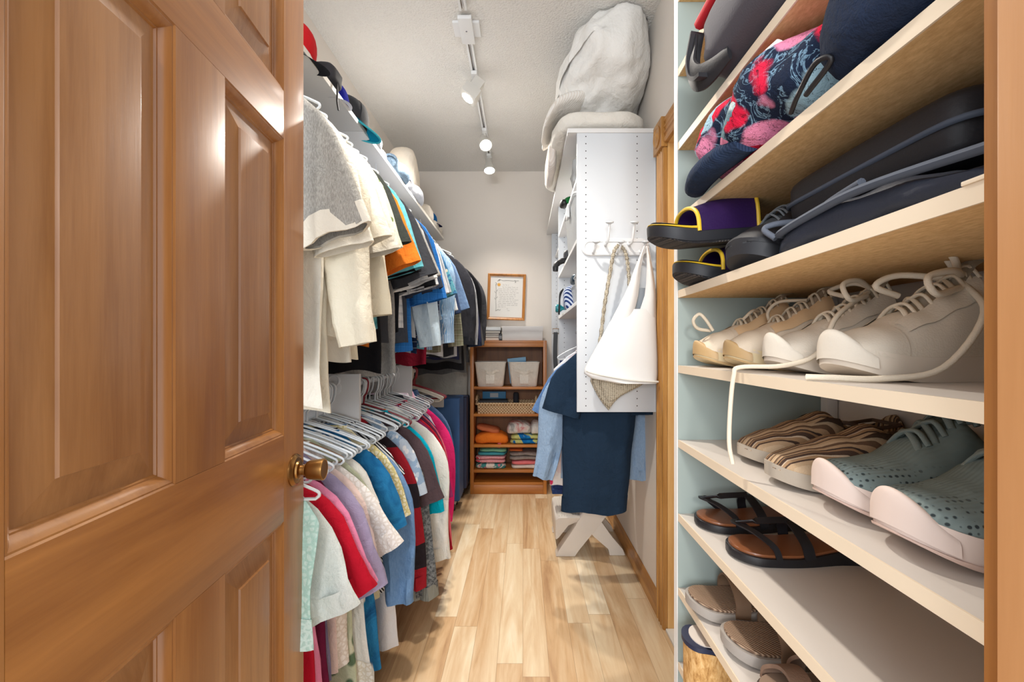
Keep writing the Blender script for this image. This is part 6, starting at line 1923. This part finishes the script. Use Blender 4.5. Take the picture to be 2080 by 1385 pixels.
folded('red and white striped towel in the middle of the left stack', -0.270, BSH[3] + 0.049, 0.126, 0.058, F((222, 62, 84), 'vstripe', (240, 238, 240), s=0.8), 2, 12)
folded('teal and green folded towel on top of the left stack', -0.255, BSH[3] + 0.110, 0.116, 0.060, F((76, 160, 176)), 2, 13, m2=F((120, 180, 150)))
folded('white and salmon pink towel at the bottom of the right stack', 0.030, BSH[3], 0.122, 0.070, F((226, 216, 206)), 2, 14, m2=F((232, 124, 128)))
folded('grey towel with dark wavy pattern on top of the right stack', 0.010, BSH[3] + 0.074, 0.122, 0.062, F((134, 122, 118), 'tie', (158, 146, 140), (96, 86, 86), s=2), 2, 15)
folded('thin orange brown cloth lying over the grey towel', -0.060, BSH[3] + 0.140, 0.060, 0.020, F((206, 110, 60)), 1, 16, name='folded_cloth', cat='cloth', depth=0.09)

# on top of the bookcase
TZ = BH + 0.0006
t = thing('lidded_box', 'flat white lidded box on the right of the bookcase top', 'box', (-0.006, by + 0.14, TZ))
obj('tray', boxm(-0.163, 0.163, -0.128, 0.128, 0, 0.085, 0.002), plain('white_box_card', (226, 224, 222), 0.6), t, 40)
obj('lid', boxm(-0.167, 0.167, -0.131, 0.131, 0.074, 0.116, 0.002), plain('white_box_lid', (222, 220, 219), 0.55), t, 40)
flatbox('photo_album', 'pinkish white album at the bottom of the stack on the bookcase', 'album', -0.310, by + 0.13, TZ, 0.122, 0.11, 0.024, plain('blush_cover', (222, 200, 186), 0.6), 0.0, PAPER)
flatbox('binder', 'silver and black binder second from the bottom of the stack', 'binder', -0.314, by + 0.13, TZ + 0.0245, 0.126, 0.112, 0.020, plain('pewter_cover', (96, 94, 96), 0.35, 0.4), 0.03, PAPER)
flatbox('magazine', 'reddish brown magazine between the binders on the bookcase', 'magazine', -0.318, by + 0.13, TZ + 0.045, 0.122, 0.11, 0.012, plain('brown_gloss', (130, 92, 84), 0.3), -0.02, PAPER)
flatbox('binder', 'black edged binder below the grey picture frame', 'binder', -0.325, by + 0.13, TZ + 0.0575, 0.138, 0.115, 0.022, plain('black_gloss', (36, 36, 38), 0.3), 0.0, PAPER)
t = flatbox('picture_frame', 'flat silver grey picture frame topping the stack on the bookcase', 'picture frame', -0.325, by + 0.13, TZ + 0.080, 0.142, 0.118, 0.030, plain('silver_grey', (172, 172, 170), 0.35, 0.3), 0.0)
obj('glazing', boxm(-0.12, 0.12, -0.096, 0.096, 0.0302, 0.0312), plain('dark_glazing', (60, 62, 66), 0.1), t, 0)
t = thing('camera_strap', 'black buckled strap bundle beside the white box on the bookcase', 'strap', (-0.186, by + 0.03, TZ))
obj('webbing', boxm(-0.012, 0.010, -0.02, 0.05, 0, 0.055, 0.004), BLACK, t, 40)
obj('buckle', boxm(-0.015, 0.012, -0.024, -0.0205, 0.012, 0.038, 0.002), plain('grey_buckle', (120, 120, 124), 0.4), t, 40)

# framed letter on the back wall
t = thing('framed_letter', 'oak framed handwritten letter hanging on the back wall', 'picture', (-0.149, YB - 0.0005, 1.635), (0, math.radians(1.8), 0))
fw, fh = 0.166, 0.203
OAKF = wood('oak_frame', (206, 142, 76), (150, 92, 40), 'Z', 0.3, 2.0)
bm = NBM()
prof = [(0.0, 0.0), (0.0, -0.018), (0.006, -0.022), (0.014, -0.019), (0.020, -0.013), (0.025, -0.012), (0.025, -0.004)]
def fr(i, y): return [V(-fw + i, y, -fh + i), V(fw - i, y, -fh + i), V(fw - i, y, fh - i), V(-fw + i, y, fh - i)]
loft(bm, [fr(a, b) for a, b in prof])
obj('frame', bm, OAKF, t, 25)
pp = obj('paper', boxm(-fw + 0.02, fw - 0.02, -0.007, -0.002, -fh + 0.02, fh - 0.02), plain('letter_paper', (232, 230, 226), 0.8, var=0.01), t, 0)
INKM = plain('grey_ink', (120, 118, 120), 0.8)
bm = NBM()
rnd = random.Random(4)
def ribbon(P, w):
    loft(bm, [[V(p[0], -0.0072, p[1] - w), V(p[0], -0.0076, p[1]), V(p[0], -0.0072, p[1] + w)] for p in P], False)
def script(x0, x1, z, amp):
    x = x0
    while x < x1 - 0.008:
        wl = min(rnd.uniform(0.012, 0.036), x1 - x)
        n = int(wl / 0.0007)
        k0 = rnd.uniform(0, 6)
        tall = rnd.random() < 0.5
        P = []
        for i in range(n):
            u = i / n
            a = amp * (0.5 * math.sin(i * 1.15 + k0) + 0.5 * math.sin(i * 0.53 + k0 * 2))
            if tall and i < 5: a += amp * 1.3
            P.append((x + wl * u, z + a))
        if len(P) > 2: ribbon(P, 0.0009)
        x += wl + 0.006
rowz = [0.105, 0.086, 0.070, 0.054, 0.039, 0.023, 0.007, -0.009, -0.024, -0.040, -0.056, -0.071, -0.087]
spans = [(-0.035, 0.02), (-0.038, 0.10), (-0.072, 0.10), (-0.07, 0.085), (-0.07, 0.108), (-0.068, 0.09), (-0.06, 0.088), (-0.062, 0.075), (-0.062, 0.108), (-0.07, 0.10), (-0.068, 0.104), (-0.072, 0.10), (-0.07, -0.005)]
for z, (a, b) in zip(rowz, spans): script(a, b, z, 0.0036)
script(0.005, 0.02, -0.104, 0.004)
script(0.012, 0.045, -0.118, 0.003)
obj('handwriting', bm, INKM, pp, 0)
bm = NBM()
def stem(pts, r=0.0011):
    tube(bm, spline([V(a, -0.0075, b) for a, b in pts], 6), r, 6)
stem([(-0.082, 0.138), (-0.06, 0.150), (-0.03, 0.143), (0.01, 0.146), (0.06, 0.143), (0.105, 0.147)])
stem([(-0.066, 0.138), (-0.06, 0.152), (-0.072, 0.148), (-0.078, 0.136)])
stem([(0.068, 0.15), (0.076, 0.14), (0.072, 0.128), (0.082, 0.135)])
stem([(-0.096, 0.11), (-0.090, 0.05), (-0.092, -0.02), (-0.088, -0.09), (-0.090, -0.125)])
for zz, s in ((0.06, 1), (0.045, -1), (0.0, 1), (-0.012, -1)):
    stem([(-0.090, zz - 0.01), (-0.090 + s * 0.008, zz - 0.008), (-0.090 + s * 0.012, zz + 0.004)])
stem([(-0.088, -0.122), (-0.07, -0.112), (-0.055, -0.118), (-0.048, -0.11)])
stem([(-0.10, 0.125), (-0.09, 0.118), (-0.094, 0.10)])
obj('vine_border', bm, plain('dark_ink', (70, 66, 64), 0.8), pp, 50)
bm = NBM()
for k in range(11):
    a = 2 * PI * k / 11
    bm_pts = [V(-0.068 + 0.010 * math.cos(a + d_), -0.0078, 0.107 + 0.010 * math.sin(a + d_)) for d_ in (-0.25, 0.25)]
    tip = V(-0.068 + 0.021 * math.cos(a), -0.0076, 0.107 + 0.021 * math.sin(a))
    vs = [bm.verts.new(p) for p in (bm_pts[0], bm_pts[1], tip)]
    bm.faces.new(vs)
lathe(bm, [(0.0125, -0.0072), (0.0125, -0.0082), (0.001, -0.0092)], 20, (-0.068, 0, 0.107), 'Y')
obj('sun_flower', bm, plain('marigold', (228, 172, 80), 0.8), pp, 30)
